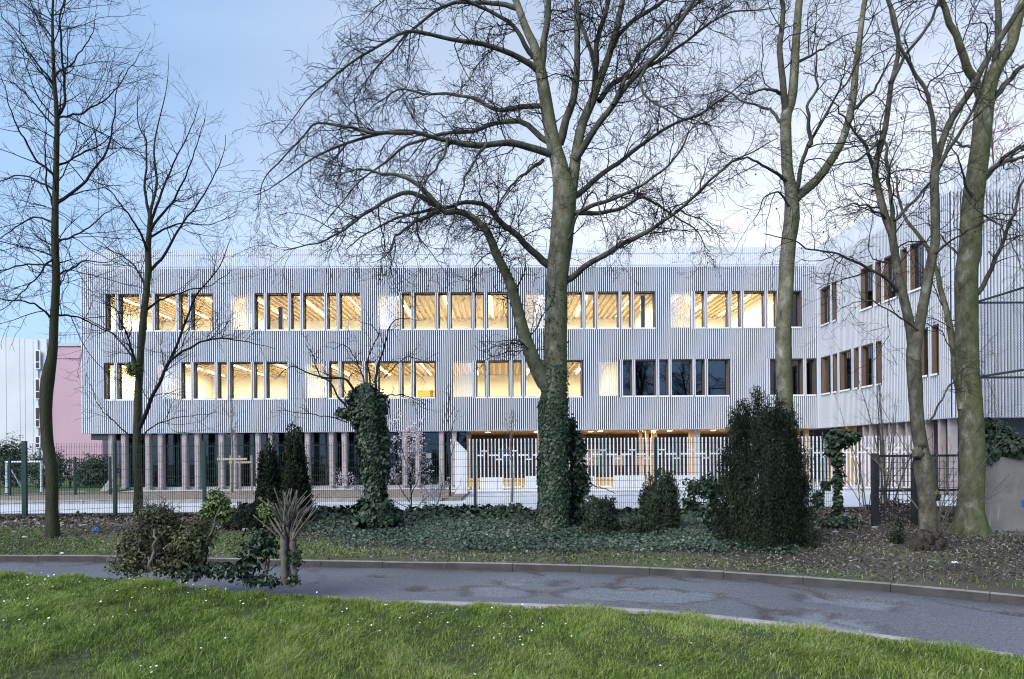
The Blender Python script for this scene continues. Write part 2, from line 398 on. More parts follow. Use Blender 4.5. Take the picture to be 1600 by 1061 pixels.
# floors of the wing (dark rooms)
for zf, zc in ((3.30, 6.72), (6.95, 10.22)):                            # a warm lamp in the wing's inner rooms
    MB().hexa([fwing(t_, d_, z_) for z_ in (zc - .2, zc - .14) for t_, d_ in ((.8, 1.8), (4.4, 1.8), (4.4, 1.9), (.8, 1.9))]).build('ceiling_lamp', M['lamp'], sch)
    ld = bpy.data.lights.new('lamp_light', 'AREA'); ld.shape = 'RECTANGLE'; ld.size = .15; ld.size_y = 3.4; ld.energy = 70; ld.color = (1.0, .72, .38)
    lo = bpy.data.objects.new('lamp_light', ld); COL.objects.link(lo); lo.parent = sch; lo.location = [float(v) for v in fwing(2.6, 1.85, zc - .22) - C0]; lo.rotation_euler = (0, 0, angm)
for zf, zc in ((3.30, 6.72), (6.95, 10.22)):
    MB().hexa([fwing(-7, .36, zf - .2), fwing(WLEN - .4, .36, zf - .2), fwing(WLEN - .4, 8, zf - .2), fwing(-7, 8, zf - .2), fwing(-7, .36, zf), fwing(WLEN - .4, .36, zf), fwing(WLEN - .4, 8, zf), fwing(-7, 8, zf)]).build('floor_slab', M['floor_in'], sch)
    MB().hexa([fwing(.35, 4.0, zf + .01), fwing(WLEN - .4, 4.0, zf + .01), fwing(WLEN - .4, 4.15, zf + .01), fwing(.35, 4.15, zf + .01), fwing(.35, 4.0, zc), fwing(WLEN - .4, 4.0, zc), fwing(WLEN - .4, 4.15, zc), fwing(.35, 4.15, zc)]).build('room_wall', M['wall_in'], sch)

# ---------------- ground floor of the main front
SB = s_of(728)                                                          # where the open porch begins
MB().box(0.3, SB, .02, DEEP - .31, Z0 - .03, Z0 + .08, fmain).build('soffit', M['rail'], sch)
MB().box(SB + .003, LEN + .3, .02, DEEP - .31, Z0 - .03, Z0 + .08, fmain).build('soffit', M['soffit'], sch)
b = MB(); x = SB + .1
while x < LEN:
    b.box(x, x + .06, .1, 7.4, Z0 - .09, Z0 - .034, fmain); x += .16
o = b.build('soffit_slat_row', M['soffit'], sch); o['kind'] = 'stuff'
MB().box(0.4, 1.35, .1, 2.2, 2.62, 2.945, fmain).build('porch_beam', M['darkgrey'], sch)
MB().box(1.3, SB, 1.10, 1.16, 0.14, Z0 - .04, fmain).build('ground_floor_glazing', M['pane_ground'], sch)
MB().box(1.3, SB, .4, DEEP - .32, -.05, .13, fmain).build('plinth', M['concrete'], sch)
MB().box(1.3, SB, 7.0, 7.2, .14, Z0 - .04, fmain).build('room_wall', M['darkwall'], sch)
MB().box(1.3, 1.45, 1.2, 7.0, .14, Z0 - .04, fmain).build('room_wall', M['darkwall'], sch)
MB().box(SB - .2, SB - .002, 1.2, 7.2, .14, Z0 - .04, fmain).build('room_wall', M['darkgrey'], sch)
k = 0
x = 167.5
while x < 735:
    for dx, wpx in ((0, 8.5), (20, 8.5)):
        a = s_of(x + dx)
        if a < SB + .3:
            o = MB().box(a, a + .21, .10, .42, .132, Z0 - .034, fmain).build('column', M['concrete'], sch)
            MB().box(a + .21, a + .25, .14, .40, .135, Z0 - .036, fmain).build('fin', M['concrete'], o)
    x += 57.6
for x, y in ((200, .5), (262, .5), (385, .5), (500, .5), (560, .5), (655, .5)):      # mullions of the glazing
    a = s_of(x); MB().box(a, a + .07, 1.06, 1.09, .14, Z0 - .04, fmain).build('mullion', M['darkgrey'], sch)
MB().box(1.3, SB, 1.055, 1.085, 2.25, 2.31, fmain).build('transom', M['darkgrey'], sch)
# furniture behind the glass: low shelves and a small lamp
for x0, x1, h in ((250, 300, 1.0), (312, 338, 1.25), (482, 508, .9), (545, 590, 1.1), (655, 680, 1.2)):
    MB().box(s_of(x0), s_of(x1), 4.4, 4.8, .14, .14 + h, fmain).build('shelf', M['greenboard'], sch)
MB().box(s_of(279), s_of(281), 3.0, 3.08, 1.95, 2.02, fmain).build('ceiling_lamp', M['spot'], sch)
o = MB().box(s_of(662), s_of(670.5), 1.04, 1.052, 1.55, 1.8, fmain).build('window_notice', M['white'], sch)

# ---------------- porch
MB().box(SB, LEN + 4, 7.6, 7.8, .0, Z0 - .1, fmain).build('porch_wall', M['darkwall'], sch)
for px, wpx, m in ((841, 4.5, 'woodcol'), (1002, 4, 'woodcol'), (1012, 4, 'woodcol'), (1022, 7.5, 'woodcol'), (1081, 8, 'woodcol'), (1089, 8, 'rail'), (1180, 7, 'woodcol'), (1251, 4, 'woodcol'), (1263, 6, 'woodcol'), (968, 4, 'darkgrey')):
    a = s_of(px); MB().box(a, a + wpx / 30, .35 if m != 'darkgrey' else 4, .62 if m != 'darkgrey' else 4.2, 0, Z0 - .095, fmain).build('column', M[m], sch)
MB().box(SB + .02, SB + .25, .3, .6, 0, Z0 - .095, fmain).build('column', M['reveal_warm'], sch)
for x0, x1, z0, z1, m in ((930, 965, .95, 2.0, 'white'), (966, 990, .5, 2.05, 'greenboard'), (992, 1018, .95, 1.6, 'white'), (1035, 1078, .95, 1.55, 'white'), (775, 800, .9, 2.1, 'pane_dark'), (1100, 1112, .9, 2.1, 'pane_dark')):
    MB().box(s_of(x0) * 1.0, s_of(x1), 7.5, 7.595, z0, z1, fmain).build('wall_panel', M[m], sch)
spot_px = ((762, 1), (840, 1), (927, 1), (940, .45), (1006, .8), (1025, .45), (1050, .5), (1095, 1), (1119, .5), (1215, .7))
for px, d in spot_px:
    a = s_of(px); b = MB()
    pts = [(a + .13 * math.cos(t * math.pi / 5), d + .13 * math.sin(t * math.pi / 5)) for t in range(10)]
    b.add([fmain(p, q, Z0 - .115) for p, q in pts] + [fmain(p, q, Z0 - .091) for p, q in pts],
          [tuple(range(10)), tuple(reversed(range(10, 20)))] + [(i, (i + 1) % 10, 10 + (i + 1) % 10, 10 + i) for i in range(10)])
    b.build('downlight', M['spot'], sch)
    ld = bpy.data.lights.new('lamp_light', 'AREA'); ld.shape = 'DISK'; ld.size = .24; ld.energy = 34; ld.color = (1.0, .68, .33)
    lo = bpy.data.objects.new('lamp_light', ld); COL.objects.link(lo); lo.parent = sch; lo.location = [float(v) for v in fmain(a, d, Z0 - .13) - C0]
# ---------------- ground floor of the wing
MB().hexa([fwing(.32, .03, Z0 - .03), fwing(WLEN - .05, .03, Z0 - .03), fwing(WLEN - .05, ELEN, Z0 - .03), fwing(.32, ELEN, Z0 - .03), fwing(.32, .03, Z0 + .05), fwing(WLEN - .05, .03, Z0 + .05), fwing(WLEN - .05, ELEN, Z0 + .05), fwing(.32, ELEN, Z0 + .05)]).build('soffit', M['reveal'], sch)
def wbox(t0, t1, d0, d1, z0, z1, name, m):
    MB().hexa([fwing(t0, d0, z0), fwing(t1, d0, z0), fwing(t1, d1, z0), fwing(t0, d1, z0), fwing(t0, d0, z1), fwing(t1, d0, z1), fwing(t1, d1, z1), fwing(t0, d1, z1)]).build(name, M[m], sch)
wbox(.4, WLEN - .5, .95, 1.05, 0, Z0 - .035, 'porch_wall', 'darkwall')
for x0, x1 in ((1284, 1291), (1304, 1311), (1331, 1335), (1446, 1456), (1468, 1476)):
    wbox(max(.41, t_of(x0)), t_of(x1), .90, .945, .15, Z0 - .04, 'wood_panel', 'woodcol')
for x in (1293, 1306, 1318, 1344, 1354, 1372, 1384, 1396, 1410, 1424, 1440, 1461, 1476):
    t = t_of(x); wbox(t, t + .13, .12, .42, 0, Z0 - .035, 'column', 'concrete' if x > 1340 else 'woodcol')
MB().box(0.3, ELEN, .6, .8, 0, Z0 - .04, fend).build('porch_wall', M['darkgrey'], sch)

# ================================================================== school yard
def flat(name, pts, z, m, kind='structure', thick=.3):
    n = len(pts); v = [(p[0], p[1], z) for p in pts] + [(p[0], p[1], z - thick) for p in pts]
    f = [tuple(range(n)), tuple(reversed(range(n, 2 * n)))] + [(i, n + i, n + (i + 1) % n, (i + 1) % n) for i in range(n)]
    b = MB(); b.add(v, f); o = b.build(name, m); bm = bmesh.new(); bm.from_mesh(o.data); bmesh.ops.recalc_face_normals(bm, faces=bm.faces); bm.to_mesh(o.data); bm.free()
    o['kind'] = kind; return o
M['ground'] = mat('brown_soil', (0.055, 0.042, 0.032), 0.95, (0.10, 0.08, 0.06), 3, bump=.5, bscale=25)
M['pave'] = mat('light_pavement', (0.50, 0.52, 0.55), 0.75, (0.60, 0.61, 0.63), 1.2, bump=.1, bscale=80)
M['bed'] = mat('planted_bed_soil', (0.17, 0.13, 0.10), 0.95, (0.29, 0.25, 0.19), 6, bump=.6, bscale=20)
M['kerb'] = mat('concrete_kerb', (0.26, 0.25, 0.235), 0.85, (0.38, 0.37, 0.35), 5, bump=.3, bscale=60)
M['kerb_dark'] = mat('weathered_kerb', (0.13, 0.125, 0.115), 0.9, (0.22, 0.21, 0.19), 4, bump=.4, bscale=50)
o = np_mesh('ground', [(-400, -100, -.25), (400, -100, -.25), (400, 900, -.25), (-400, 900, -.25)], np.array([[0, 1, 2, 3]]), M['ground']); o['kind'] = 'structure'
o = flat('driveway', [(-60, 19.8), (30, 19.8), (30, 60), (-60, 60)], 0.0, M['pave'])
# planted bed with rounded left end and a kerb
bl = []
for i in range(13):
    th = math.pi / 2 + math.pi * i / 12
    bl.append((-20.0 + 3.0 * math.cos(th) * 1.0, 29.0 + 3.4 * math.sin(th)))
xe = P(730, 760, 29)[0]
bed_pts = bl + [(xe, 25.6), (xe, 32.4)]
flat('planted_bed', bed_pts, 0.10, M['bed'])
kb = thing('kerb', 'pale kerb running round the planted bed in front of the school', 'kerb', (-20, 26, 0))
path = [Vector((p[0], p[1], 0)) for p in bl] + [Vector((-17 + 1.2 * i, 25.6, 0)) for i in range(int((xe + 17) / 1.2) + 1)]
for a, c in zip(path[:-1], path[1:]):
    t = (c - a); L = t.length; t.normalize(); nn = Vector((t.y, -t.x, 0)); a2 = a + t * .008; c2 = c - t * .008
    MB().hexa([a2, c2, c2 + nn * .14, a2 + nn * .14] + [q + Vector((0, 0, .15)) for q in (a2, c2, c2 + nn * .14, a2 + nn * .14)]).build('kerb_stone', M['kerb'], kb)
# kerb on the street side of the drive
kb = thing('kerb', 'long grey kerb along the near side of the school driveway behind the green fence', 'kerb', (0, 19.7, 0))
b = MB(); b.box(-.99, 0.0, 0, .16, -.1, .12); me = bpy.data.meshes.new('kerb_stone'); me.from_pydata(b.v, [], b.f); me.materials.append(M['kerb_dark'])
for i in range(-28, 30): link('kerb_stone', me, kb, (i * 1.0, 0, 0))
# raised strip in front of the gate fence
flat('pavement', [(xe + .4, 27.6), (30, 27.6), (30, 33.5), (xe + .4, 33.5)], .10, M['pave'])

# ---------------- white bar fence in front of the porch
FY = 28.6
wf = thing('white_fence', 'white vertical bar fence with staggered short cross links in front of the school porch', 'fence', P(1000, 772, FY) * np.array((1, 1, 0)))
xw0, xw1 = P(702, 740, FY)[0], P(1493, 740, FY)[0]
bw = MB(); bw.box(-.023, .023, -.02, .02, .16, 2.25); mbar = bpy.data.meshes.new('bar'); mbar.from_pydata(bw.v, [], bw.f); mbar.materials.append(M['white'])
nb = int((xw1 - xw0) / .153); Lw = np.array(wf.location)
xs = [xw0 + (i + .5) * .153 for i in range(nb)]
gx0, gx1 = P(711, 740, FY)[0], P(731, 740, FY)[0]
for i, x in enumerate(xs):
    if gx0 - .05 < x < gx1 + .05: continue
    link('bar', mbar, wf, (x - Lw[0], 0, .1))
    if i % 2 == 0 and i + 3 < nb:
        z = (1.72, 1.55, 1.38, 1.55)[(i // 2) % 4]; span = 2 + (i // 2) % 2
        if not (gx0 - .5 < x < gx1 + .1): MB().box(x + .03, x + .153 * span - .03, FY - .015, FY + .015, z + .09, z + .15).build('cross_link', M['white'], wf)
MB().box(xw0, gx0 - .02, FY - .035, FY + .035, .18, .24).build('bottom_rail', M['white'], wf)
MB().box(gx1 + .02, xw1, FY - .035, FY + .035, .18, .24).build('bottom_rail', M['white'], wf)
gp = thing('gate_post', 'wide white ribbed panel with slanted top ending the white bar fence', 'gate post', ((gx0 + gx1) / 2, FY, .1))
for i in range(6):
    a = gx0 + (gx1 - gx0) * i / 6; e = a + (gx1 - gx0) / 6 - .012; h0 = 2.35 - .09 * i
    MB().hexa([(a, FY - .12, .1), (e, FY - .12, .1), (e, FY + .12, .1), (a, FY + .12, .1), (a, FY - .12, h0), (e, FY - .12, h0 - .07), (e, FY + .12, h0 - .07), (a, FY + .12, h0)]).build('panel_rib', M['white'], gp)

# ---------------- white blocks and orange benches in the porch
def ribbed(px0, px1, pyt, pyb, Y, label):
    p0, p1 = P(px0, pyb, Y), P(px1, pyb, Y); zt = P(px0, pyt, Y)[2]; zb = .1
    t = thing('planter_block', label, 'planter', ((p0[0] + p1[0]) / 2, Y, zb), group='white blocks behind the bar fence')
    n = max(3, int((p1[0] - p0[0]) / .22)); dx = (p1[0] - p0[0]) / n
    MB().box(p0[0] + .02, p1[0] - .02, Y + .06, Y + .7, zb, zt - .04).build('body', M['white'], t)
    for i in range(n): MB().box(p0[0] + i * dx, p0[0] + (i + 1) * dx - .015, Y, Y + .056, zb, zt).build('board', M['white'], t)
ribbed(750, 787, 746, 775, 31.0, 'low white ribbed block behind the fence, right of the white gate post')
ribbed(820, 838, 744, 775, 31.0, 'low white ribbed block half hidden behind the ivy covered plane trunk, on its left')
ribbed(908, 931, 744, 775, 31.0, 'short white ribbed block right of the ivy bush beside the plane trunk')
ribbed(961, 1008, 743, 775, 31.0, 'wide white ribbed block between the two small round conifers')
ribbed(1034, 1092, 743, 775, 31.0, 'widest white ribbed block, right of the taller small conifer')
def bench(px0, px1, label):
    Y = 34.0; p0, p1 = P(px0, 760, Y), P(px1, 760, Y)
    t = thing('bench', label, 'bench', ((p0[0] + p1[0]) / 2, Y, 0), group='orange benches in the school porch')
    MB().box(p0[0], p1[0], Y, Y + .5, .45, .52).build('seat', M['orange'], t)
    MB().box(p0[0], p1[0], Y + .05, Y + .09, .12, .44).build('front_board', M['orange'], t)
    for x in (p0[0] + .05, p1[0] - .13): MB().box(x, x + .08, Y + .1, Y + .45, 0, .448).build('leg', M['darkgrey'], t)
bench(732, 752, 'orange bench just right of the white gate post'); bench(788, 820, 'orange bench between two white blocks left of the plane trunk')
bench(929, 962, 'orange bench between white blocks right of the plane trunk')

# ================================================================== houses on the left
M['render_white'] = mat('white_render', (0.62, 0.64, 0.66), .85, (0.70, 0.71, 0.72), .3)
M['render_pink'] = mat('pink_render', (0.52, 0.34, 0.39), .85, (0.56, 0.37, 0.42), .25)
M['joint'] = mat('grey_joint', (0.52, 0.54, 0.57), .8)
YA = 62.0
wa = P(-120, 700, YA); wb = P(60, 700, YA); zt = P(58, 531, YA)[2]; ztl = P(-10, 518, YA)[2]
ap = thing('apartment_block', 'white rendered apartment block with narrow stacked windows at the left edge', 'building', (wb[0], YA, 0))
MB().hexa([(wa[0], YA, 0), (wb[0], YA, 0), (wb[0], YA + 12, 0), (wa[0], YA + 12, 0), (wa[0], YA, ztl + .3), (wb[0], YA, zt), (wb[0], YA + 12, zt), (wa[0], YA + 12, ztl + .3)]).build('wall', M['render_white'], ap)
for px in (9.5, 31, 39, 52):
    x = P(px, 600, YA)[0]; z = zt + (ztl - zt) * (58 - px) / 68
    MB().box(x - .014, x + .014, YA - .02, YA - .002, .2, z - .15).build('panel_joint', M['joint'], ap)
wc = P(71.5, 600, YA)[0]; MB().box(wb[0] + .003, wc, YA + .15, YA + 12, 0, zt + .1).build('stair_tower', M['render_white'], ap)
for pt, pb in ((547, 577), (591.5, 624), (635.5, 668), (681, 700)):
    p0, p1 = P(55.5, pt, YA), P(64, pb, YA)
    o = MB().box(p0[0], p1[0], YA - .1, YA - .035, p1[2], p0[2]).build('window', M['sill'], ap)
    zz = p1[2] + (p0[2] - p1[2]) * .38
    MB().box(p0[0] + .1, p1[0] - .1, YA - .13, YA - .102, zz + .05, p0[2] - .1).build('pane', M['darkgrey'], o)
    MB().box(p0[0] + .1, p1[0] - .1, YA - .13, YA - .102, p1[2] + .1, zz - .05).build('pane', M['darkgrey'], o)
YB = 62.4
pa, pb = P(72, 700, YB), P(160, 700, YB); zp = P(100, 541, YB)[2]; pa[0] = wc + .02
pk = thing('pink_house', 'blank pink rendered house wall with flat roof beside the white apartment block', 'building', (pa[0], YB, 0))
MB().box(pa[0], pb[0], YB, YB + 10, 0, zp).build('wall', M['render_pink'], pk)
MB().box(pa[0] + .003, pb[0], YB - .12, YB + 10, zp + .003, zp + .28).build('roof_edge', M['joint'], pk)
MB().box(pa[0] + .003, pb[0], YB - .05, YB - .003, zp - 1.1, zp - .95).build('string_course', M['render_pink'], pk)
b = MB()
for i in range(12):
    x = pa[0] + i * (pb[0] - pa[0]) / 11; b.bar((x, YB + .3, zp + .28), (x, YB + .3, zp + 1.3), .025)
b.bar((pa[0], YB + .3, zp + 1.3), (pb[0], YB + .3, zp + 1.3), .03); b.bar((pa[0], YB + .3, zp + .8), (pb[0], YB + .3, zp + .8), .02); b.build('roof_railing', M['rail'], pk)
# ================================================================== numpy geometry for plants
def norm(v): return v / np.maximum(np.linalg.norm(v, axis=-1, keepdims=True), 1e-9)
def smooth_noise(x, y, s=1.0, seed=0):
    r = np.random.default_rng(seed); out = np.zeros_like(x, dtype=float)
    for k in range(7):
        a = r.uniform(0, 6.28); f = s * r.uniform(.5, 2.2); ph = r.uniform(0, 6.28)
        out += np.sin((x * math.cos(a) + y * math.sin(a)) * f + ph)
    return out / 7 * 1.6
def resample(pts, N):
    pts = np.asarray(pts, float); n = len(pts)
    if n == 2: pts = np.array([pts[0], pts[0] * .67 + pts[1] * .33, pts[0] * .33 + pts[1] * .67, pts[1]]); n = 4
    ext = np.vstack([2 * pts[0] - pts[1], pts, 2 * pts[-1] - pts[-2]]); dense = []
    for i in range(1, n):
        p0, p1, p2, p3 = ext[i - 1], ext[i], ext[i + 1], ext[i + 2]
        for t in np.linspace(0, 1, 12, endpoint=False):
            dense.append(.5 * (2 * p1 + (p2 - p0) * t + (2 * p0 - 5 * p1 + 4 * p2 - p3) * t * t + (3 * p1 - p0 - 3 * p2 + p3) * t ** 3))
    dense.append(pts[-1]); dense = np.array(dense)
    d = np.concatenate([[0], np.cumsum(np.linalg.norm(np.diff(dense[:, :3], axis=0), axis=1))]); q = np.linspace(0, d[-1], N)
    return np.stack([np.interp(q, d, dense[:, k]) for k in range(dense.shape[1])], 1)
def tubes(Pts, Rad, K):
    """Pts [B,N,3], Rad [B,N] -> verts, quads"""
    B, N, _ = Pts.shape
    T = norm(np.gradient(Pts, axis=1)); mean = norm(T.mean(1))
    ref = np.zeros((B, 3)); ref[np.arange(B), np.argmin(np.abs(mean), axis=1)] = 1.0
    U = norm(np.cross(T, ref[:, None, :])); W = np.cross(T, U)
    th = np.arange(K) * 2 * math.pi / K
    V = Pts[:, :, None, :] + Rad[:, :, None, None] * (U[:, :, None, :] * np.cos(th)[None, None, :, None] + W[:, :, None, :] * np.sin(th)[None, None, :, None])
    idx = np.arange(B * N * K).reshape(B, N, K)
    a = idx[:, :-1, :]; b = np.roll(a, -1, 2); c = idx[:, 1:, :]; d = np.roll(c, -1, 2)
    F = np.stack([a, b, d, c], -1).reshape(-1, 4)
    return V.reshape(-1, 3), F
class Geo:
    def __init__(s): s.V = []; s.F = {3: [], 4: []}; s.T = []; s.n = 0
    def add(s, V, F, tint=None):
        s.V.append(V); s.F[F.shape[1]].append(F + s.n); s.T.append(np.full(len(V), .5) if tint is None else tint); s.n += len(V)
    def tube(s, Pts, Rad, K, tint=None):
        V, F = tubes(np.asarray(Pts, float), np.asarray(Rad, float), K); s.add(V, F, None if tint is None else np.full(len(V), tint))
    def build(s, name, m, parent=None, smooth=True, kind=None):
        F = [np.concatenate(f) for f in s.F.values() if f]
        o = np_mesh(name, np.concatenate(s.V), F, m, parent, np.concatenate(s.T), smooth)
        if kind: o['kind'] = kind
        return o
def grow(PP, PR, cnt, t0, t1, L, ang, N, wig, up, rr=.6, rmax=1.0, rtip=.003, shrink=.5, fwd=None, seed=1):
    """child branches of a batch of polylines"""
    r = np.random.default_rng(seed); B, n, _ = PP.shape
    cnt = np.broadcast_to(np.asarray(cnt), (B,)).astype(int); idx = np.repeat(np.arange(B), cnt); m = len(idx)
    t = r.uniform(t0, t1, m); f = t * (n - 1); i = np.minimum(f.astype(int), n - 2); fr = (f - i)[:, None]
    a, b = PP[idx, i], PP[idx, i + 1]; start = a + (b - a) * fr; T = norm(b - a)
    rad = PR[idx, i] * (1 - fr[:, 0]) + PR[idx, i + 1] * fr[:, 0]
    q = r.normal(size=(m, 3)); q = norm(q - (q * T).sum(1, keepdims=True) * T)
    an = np.radians(r.uniform(ang[0], ang[1], m))[:, None]; d = norm(T * np.cos(an) + q * np.sin(an))
    ln = r.uniform(L[0], L[1], m) * (1 - shrink * t)
    pts = np.zeros((m, N, 3)); pts[:, 0] = start; p = start.copy()
    for k in range(1, N):
        d = norm(d + r.normal(size=(m, 3)) * wig + np.array((0, 0, up)))
        p = p + d * (ln / (N - 1))[:, None]; pts[:, k] = p
    r0 = np.minimum(rad * rr, rmax); s = np.linspace(0, 1, N)[None, :]
    R_ = r0[:, None] * (1 - s) + np.minimum(rtip, r0)[:, None] * s
    return pts, R_, ln
LEAF = {
 'ivy': (np.array([(0, 0, 0), (.46, .12, .10), (.40, .55, .07), (0, 1, -.08), (-.40, .55, .07), (-.46, .12, .10)]), np.array([[0, 1, 2, 3], [0, 3, 4, 5]])),
 'lance': (np.array([(0, 0, 0), (.17, .5, .06), (0, 1, -.06), (-.17, .5, .06)]), np.array([[0, 1, 2], [0, 2, 3]])),
 'oval': (np.array([(0, 0, 0), (.25, .3, .06), (.2, .72, .04), (0, 1, -.1), (-.2, .72, .04), (-.25, .3, .06)]), np.array([[0, 1, 2, 3], [0, 3, 4, 5]])),
 'petal': (np.array([(0, 0, 0), (.42, .5, .1), (0, 1, 0), (-.42, .5, .1)]), np.array([[0, 1, 2], [0, 2, 3]])),
}
def leaves(pos, nrm, axis, size, tint, shape='ivy'):
    V0, F0 = LEAF[shape]; n = len(pos); k = len(V0)
    nrm = norm(nrm); ay = norm(axis - (axis * nrm).sum(1, keepdims=True) * nrm); ax = np.cross(ay, nrm)
    V = pos[:, None, :] + size[:, None, None] * (V0[None, :, 0:1] * ax[:, None] + V0[None, :, 1:2] * ay[:, None] + V0[None, :, 2:3] * nrm[:, None])
    F = (F0[None] + (np.arange(n) * k)[:, None, None]).reshape(-1, F0.shape[1])
    return V.reshape(-1, 3), F, np.repeat(tint, k)
def ivy_on(geo, pts, rad, n, size=(.04, .075), lift=.03, seed=3, t0=0., t1=1., taper=0., shape='ivy'):
    """leaves clothing a trunk polyline"""
    r = np.random.default_rng(seed); N = len(pts)
    t = t0 + (t1 - t0) * r.uniform(0, 1, n) ** (1 + taper); f = t * (N - 1); i = np.minimum(f.astype(int), N - 2); fr = (f - i)[:, None]
    c = pts[i] * (1 - fr) + pts[i + 1] * fr; ra = rad[i] * (1 - fr[:, 0]) + rad[i + 1] * fr[:, 0]
    th = r.uniform(0, 2 * math.pi, n); o = np.stack([np.cos(th), np.sin(th), np.zeros(n)], 1)
    lump = .5 + .5 * np.sin(th * 3 + c[:, 2] * 5 + seed)
    pos = c + o * (ra + lift * (.2 + lump * r.uniform(0, 1.6, n)))[:, None]
    nr = o + np.array((0, 0, .45)) + r.normal(size=(n, 3)) * .35; axs = np.array((0, 0, -1.)) + r.normal(size=(n, 3)) * .45
    geo.add(*leaves(pos, nr, axs, r.uniform(*size, n), r.uniform(0, 1, n), shape))
def blob(geo, c, rad, n, size, seed, shape='oval', upn=.5, hang=0., shell=.55, rough=.25, tint=(0, 1)):
    """leaf mass inside an uneven ellipsoid"""
    r = np.random.default_rng(seed); d = norm(r.normal(size=(n, 3)))
    lump = 1 + rough * (np.sin(d[:, 0] * 5 + seed) * np.sin(d[:, 2] * 6 + 2 * seed) + .6 * np.sin(d[:, 1] * 9 + d[:, 2] * 7 + seed))
    rr = (shell + (1 - shell) * r.uniform(0, 1, n)) * lump
    pos = np.asarray(c) + d * rr[:, None] * np.asarray(rad)
    nr = d + np.array((0, 0, upn)) + r.normal(size=(n, 3)) * .5; ax = d * .6 + r.normal(size=(n, 3)) * .6 + np.array((0, 0, -hang))
    geo.add(*leaves(pos, nr, ax, r.uniform(*size, n), tint[0] + (tint[1] - tint[0]) * r.uniform(0, 1, n), shape))

def bark(name, cols, scale=5.0, bump=.4, bscale=22, stretch=(1, 1, .45), moss=None):
    m = bpy.data.materials.new(name); m.use_nodes = True; n = m.node_tree; b = n.nodes['Principled BSDF']; b.inputs['Roughness'].default_value = .9; b.inputs['Specular IOR Level'].default_value = .2
    tcn = n.nodes.new('ShaderNodeTexCoord'); mp = n.nodes.new('ShaderNodeMapping'); mp.inputs['Scale'].default_value = stretch; n.links.new(tcn.outputs['Object'], mp.inputs[0])
    no = n.nodes.new('ShaderNodeTexNoise'); no.inputs['Scale'].default_value = scale; no.inputs['Detail'].default_value = 9; no.inputs['Roughness'].default_value = .72; no.inputs['Distortion'].default_value = .15
    n.links.new(mp.outputs[0], no.inputs['Vector']); rp = n.nodes.new('ShaderNodeValToRGB'); n.links.new(no.outputs['Fac'], rp.inputs[0])
    el = rp.color_ramp.elements
    while len(el) < len(cols): el.new(.5)
    for i, c in enumerate(cols): el[i].position = .36 + .30 * i / (len(cols) - 1); el[i].color = (*c, 1)
    src = rp.outputs[0]
    if moss:                                                            # algae on one side of the stem
        ge = n.nodes.new('ShaderNodeNewGeometry'); dt = n.nodes.new('ShaderNodeVectorMath'); dt.operation = 'DOT_PRODUCT'; dt.inputs[1].default_value = (.75, -.35, .2)
        n.links.new(ge.outputs['Normal'], dt.inputs[0]); n2 = n.nodes.new('ShaderNodeTexNoise'); n2.inputs['Scale'].default_value = 3; n2.inputs['Detail'].default_value = 5; n.links.new(mp.outputs[0], n2.inputs['Vector'])
        ad = n.nodes.new('ShaderNodeMath'); ad.operation = 'MULTIPLY_ADD'; ad.inputs[1].default_value = .9; n.links.new(n2.outputs['Fac'], ad.inputs[0]); n.links.new(dt.outputs['Value'], ad.inputs[2])
        mr_ = n.nodes.new('ShaderNodeMapRange'); mr_.inputs['From Min'].default_value = .35; mr_.inputs['From Max'].default_value = 1.25; mr_.inputs['To Max'].default_value = .75; n.links.new(ad.outputs[0], mr_.inputs['Value'])
        mx = n.nodes.new('ShaderNodeMix'); mx.data_type = 'RGBA'; n.links.new(mr_.outputs[0], mx.inputs['Factor']); n.links.new(src, mx.inputs['A']); mx.inputs['B'].default_value = (*moss, 1); src = mx.outputs['Result']
    n.links.new(src, b.inputs['Base Color'])
    nb = n.nodes.new('ShaderNodeTexNoise'); nb.inputs['Scale'].default_value = bscale; nb.inputs['Detail'].default_value = 6; n.links.new(mp.outputs[0], nb.inputs['Vector'])
    bp = n.nodes.new('ShaderNodeBump'); bp.inputs['Strength'].default_value = bump; bp.inputs['Distance'].default_value = .03; n.links.new(nb.outputs['Fac'], bp.inputs['Height']); n.links.new(bp.outputs[0], b.inputs['Normal'])
    return m
M['bark_plane'] = bark('plane_bark', ((.055, .055, .036), (.115, .112, .078), (.165, .158, .118), (.22, .21, .165), (.34, .33, .28)), 5.5, .55, 34, (1, 1, .6), moss=(.115, .13, .045))
M['bark_knotty'] = bark('knotty_plane_bark', ((.04, .036, .027), (.075, .068, .05), (.125, .115, .09), (.20, .19, .155)), 6, .6, 34, (1, 1, .6), moss=(.07, .075, .035))
M['bark_mossy'] = bark('mossy_plane_bark', ((.05, .05, .03), (.095, .095, .055), (.145, .14, .09), (.28, .275, .22)), 5, .55, 34, (1, 1, .6), moss=(.095, .115, .03))
M['bark_limb'] = bark('plane_limb_bark', ((.042, .042, .033), (.082, .082, .060), (.14, .138, .105)), 6)
M['bark_dark'] = bark('dark_bark', ((.022, .021, .017), (.045, .042, .032), (.075, .072, .052)), 14, .7, 40, (1, 1, .25), moss=(.05, .055, .02))
M['twig'] = mat('dark_twig', (.020, .018, .020), .85, spec=.2)
M['twig_pale'] = mat('pale_twig', (.11, .095, .08), .8, (.17, .15, .125), 8, spec=.2)
M['ivy'] = mat('ivy_leaf', (.03, .06, .03), .5, tint=((.011, .024, .013), (.022, .044, .022), (.040, .068, .034), (.085, .115, .066)), spec=.35)
M['ivy_ground'] = mat('ground_ivy_leaf', (.03, .06, .03), .42, tint=((.012, .024, .015), (.030, .054, .030), (.058, .090, .052), (.15, .18, .13)), spec=.5)
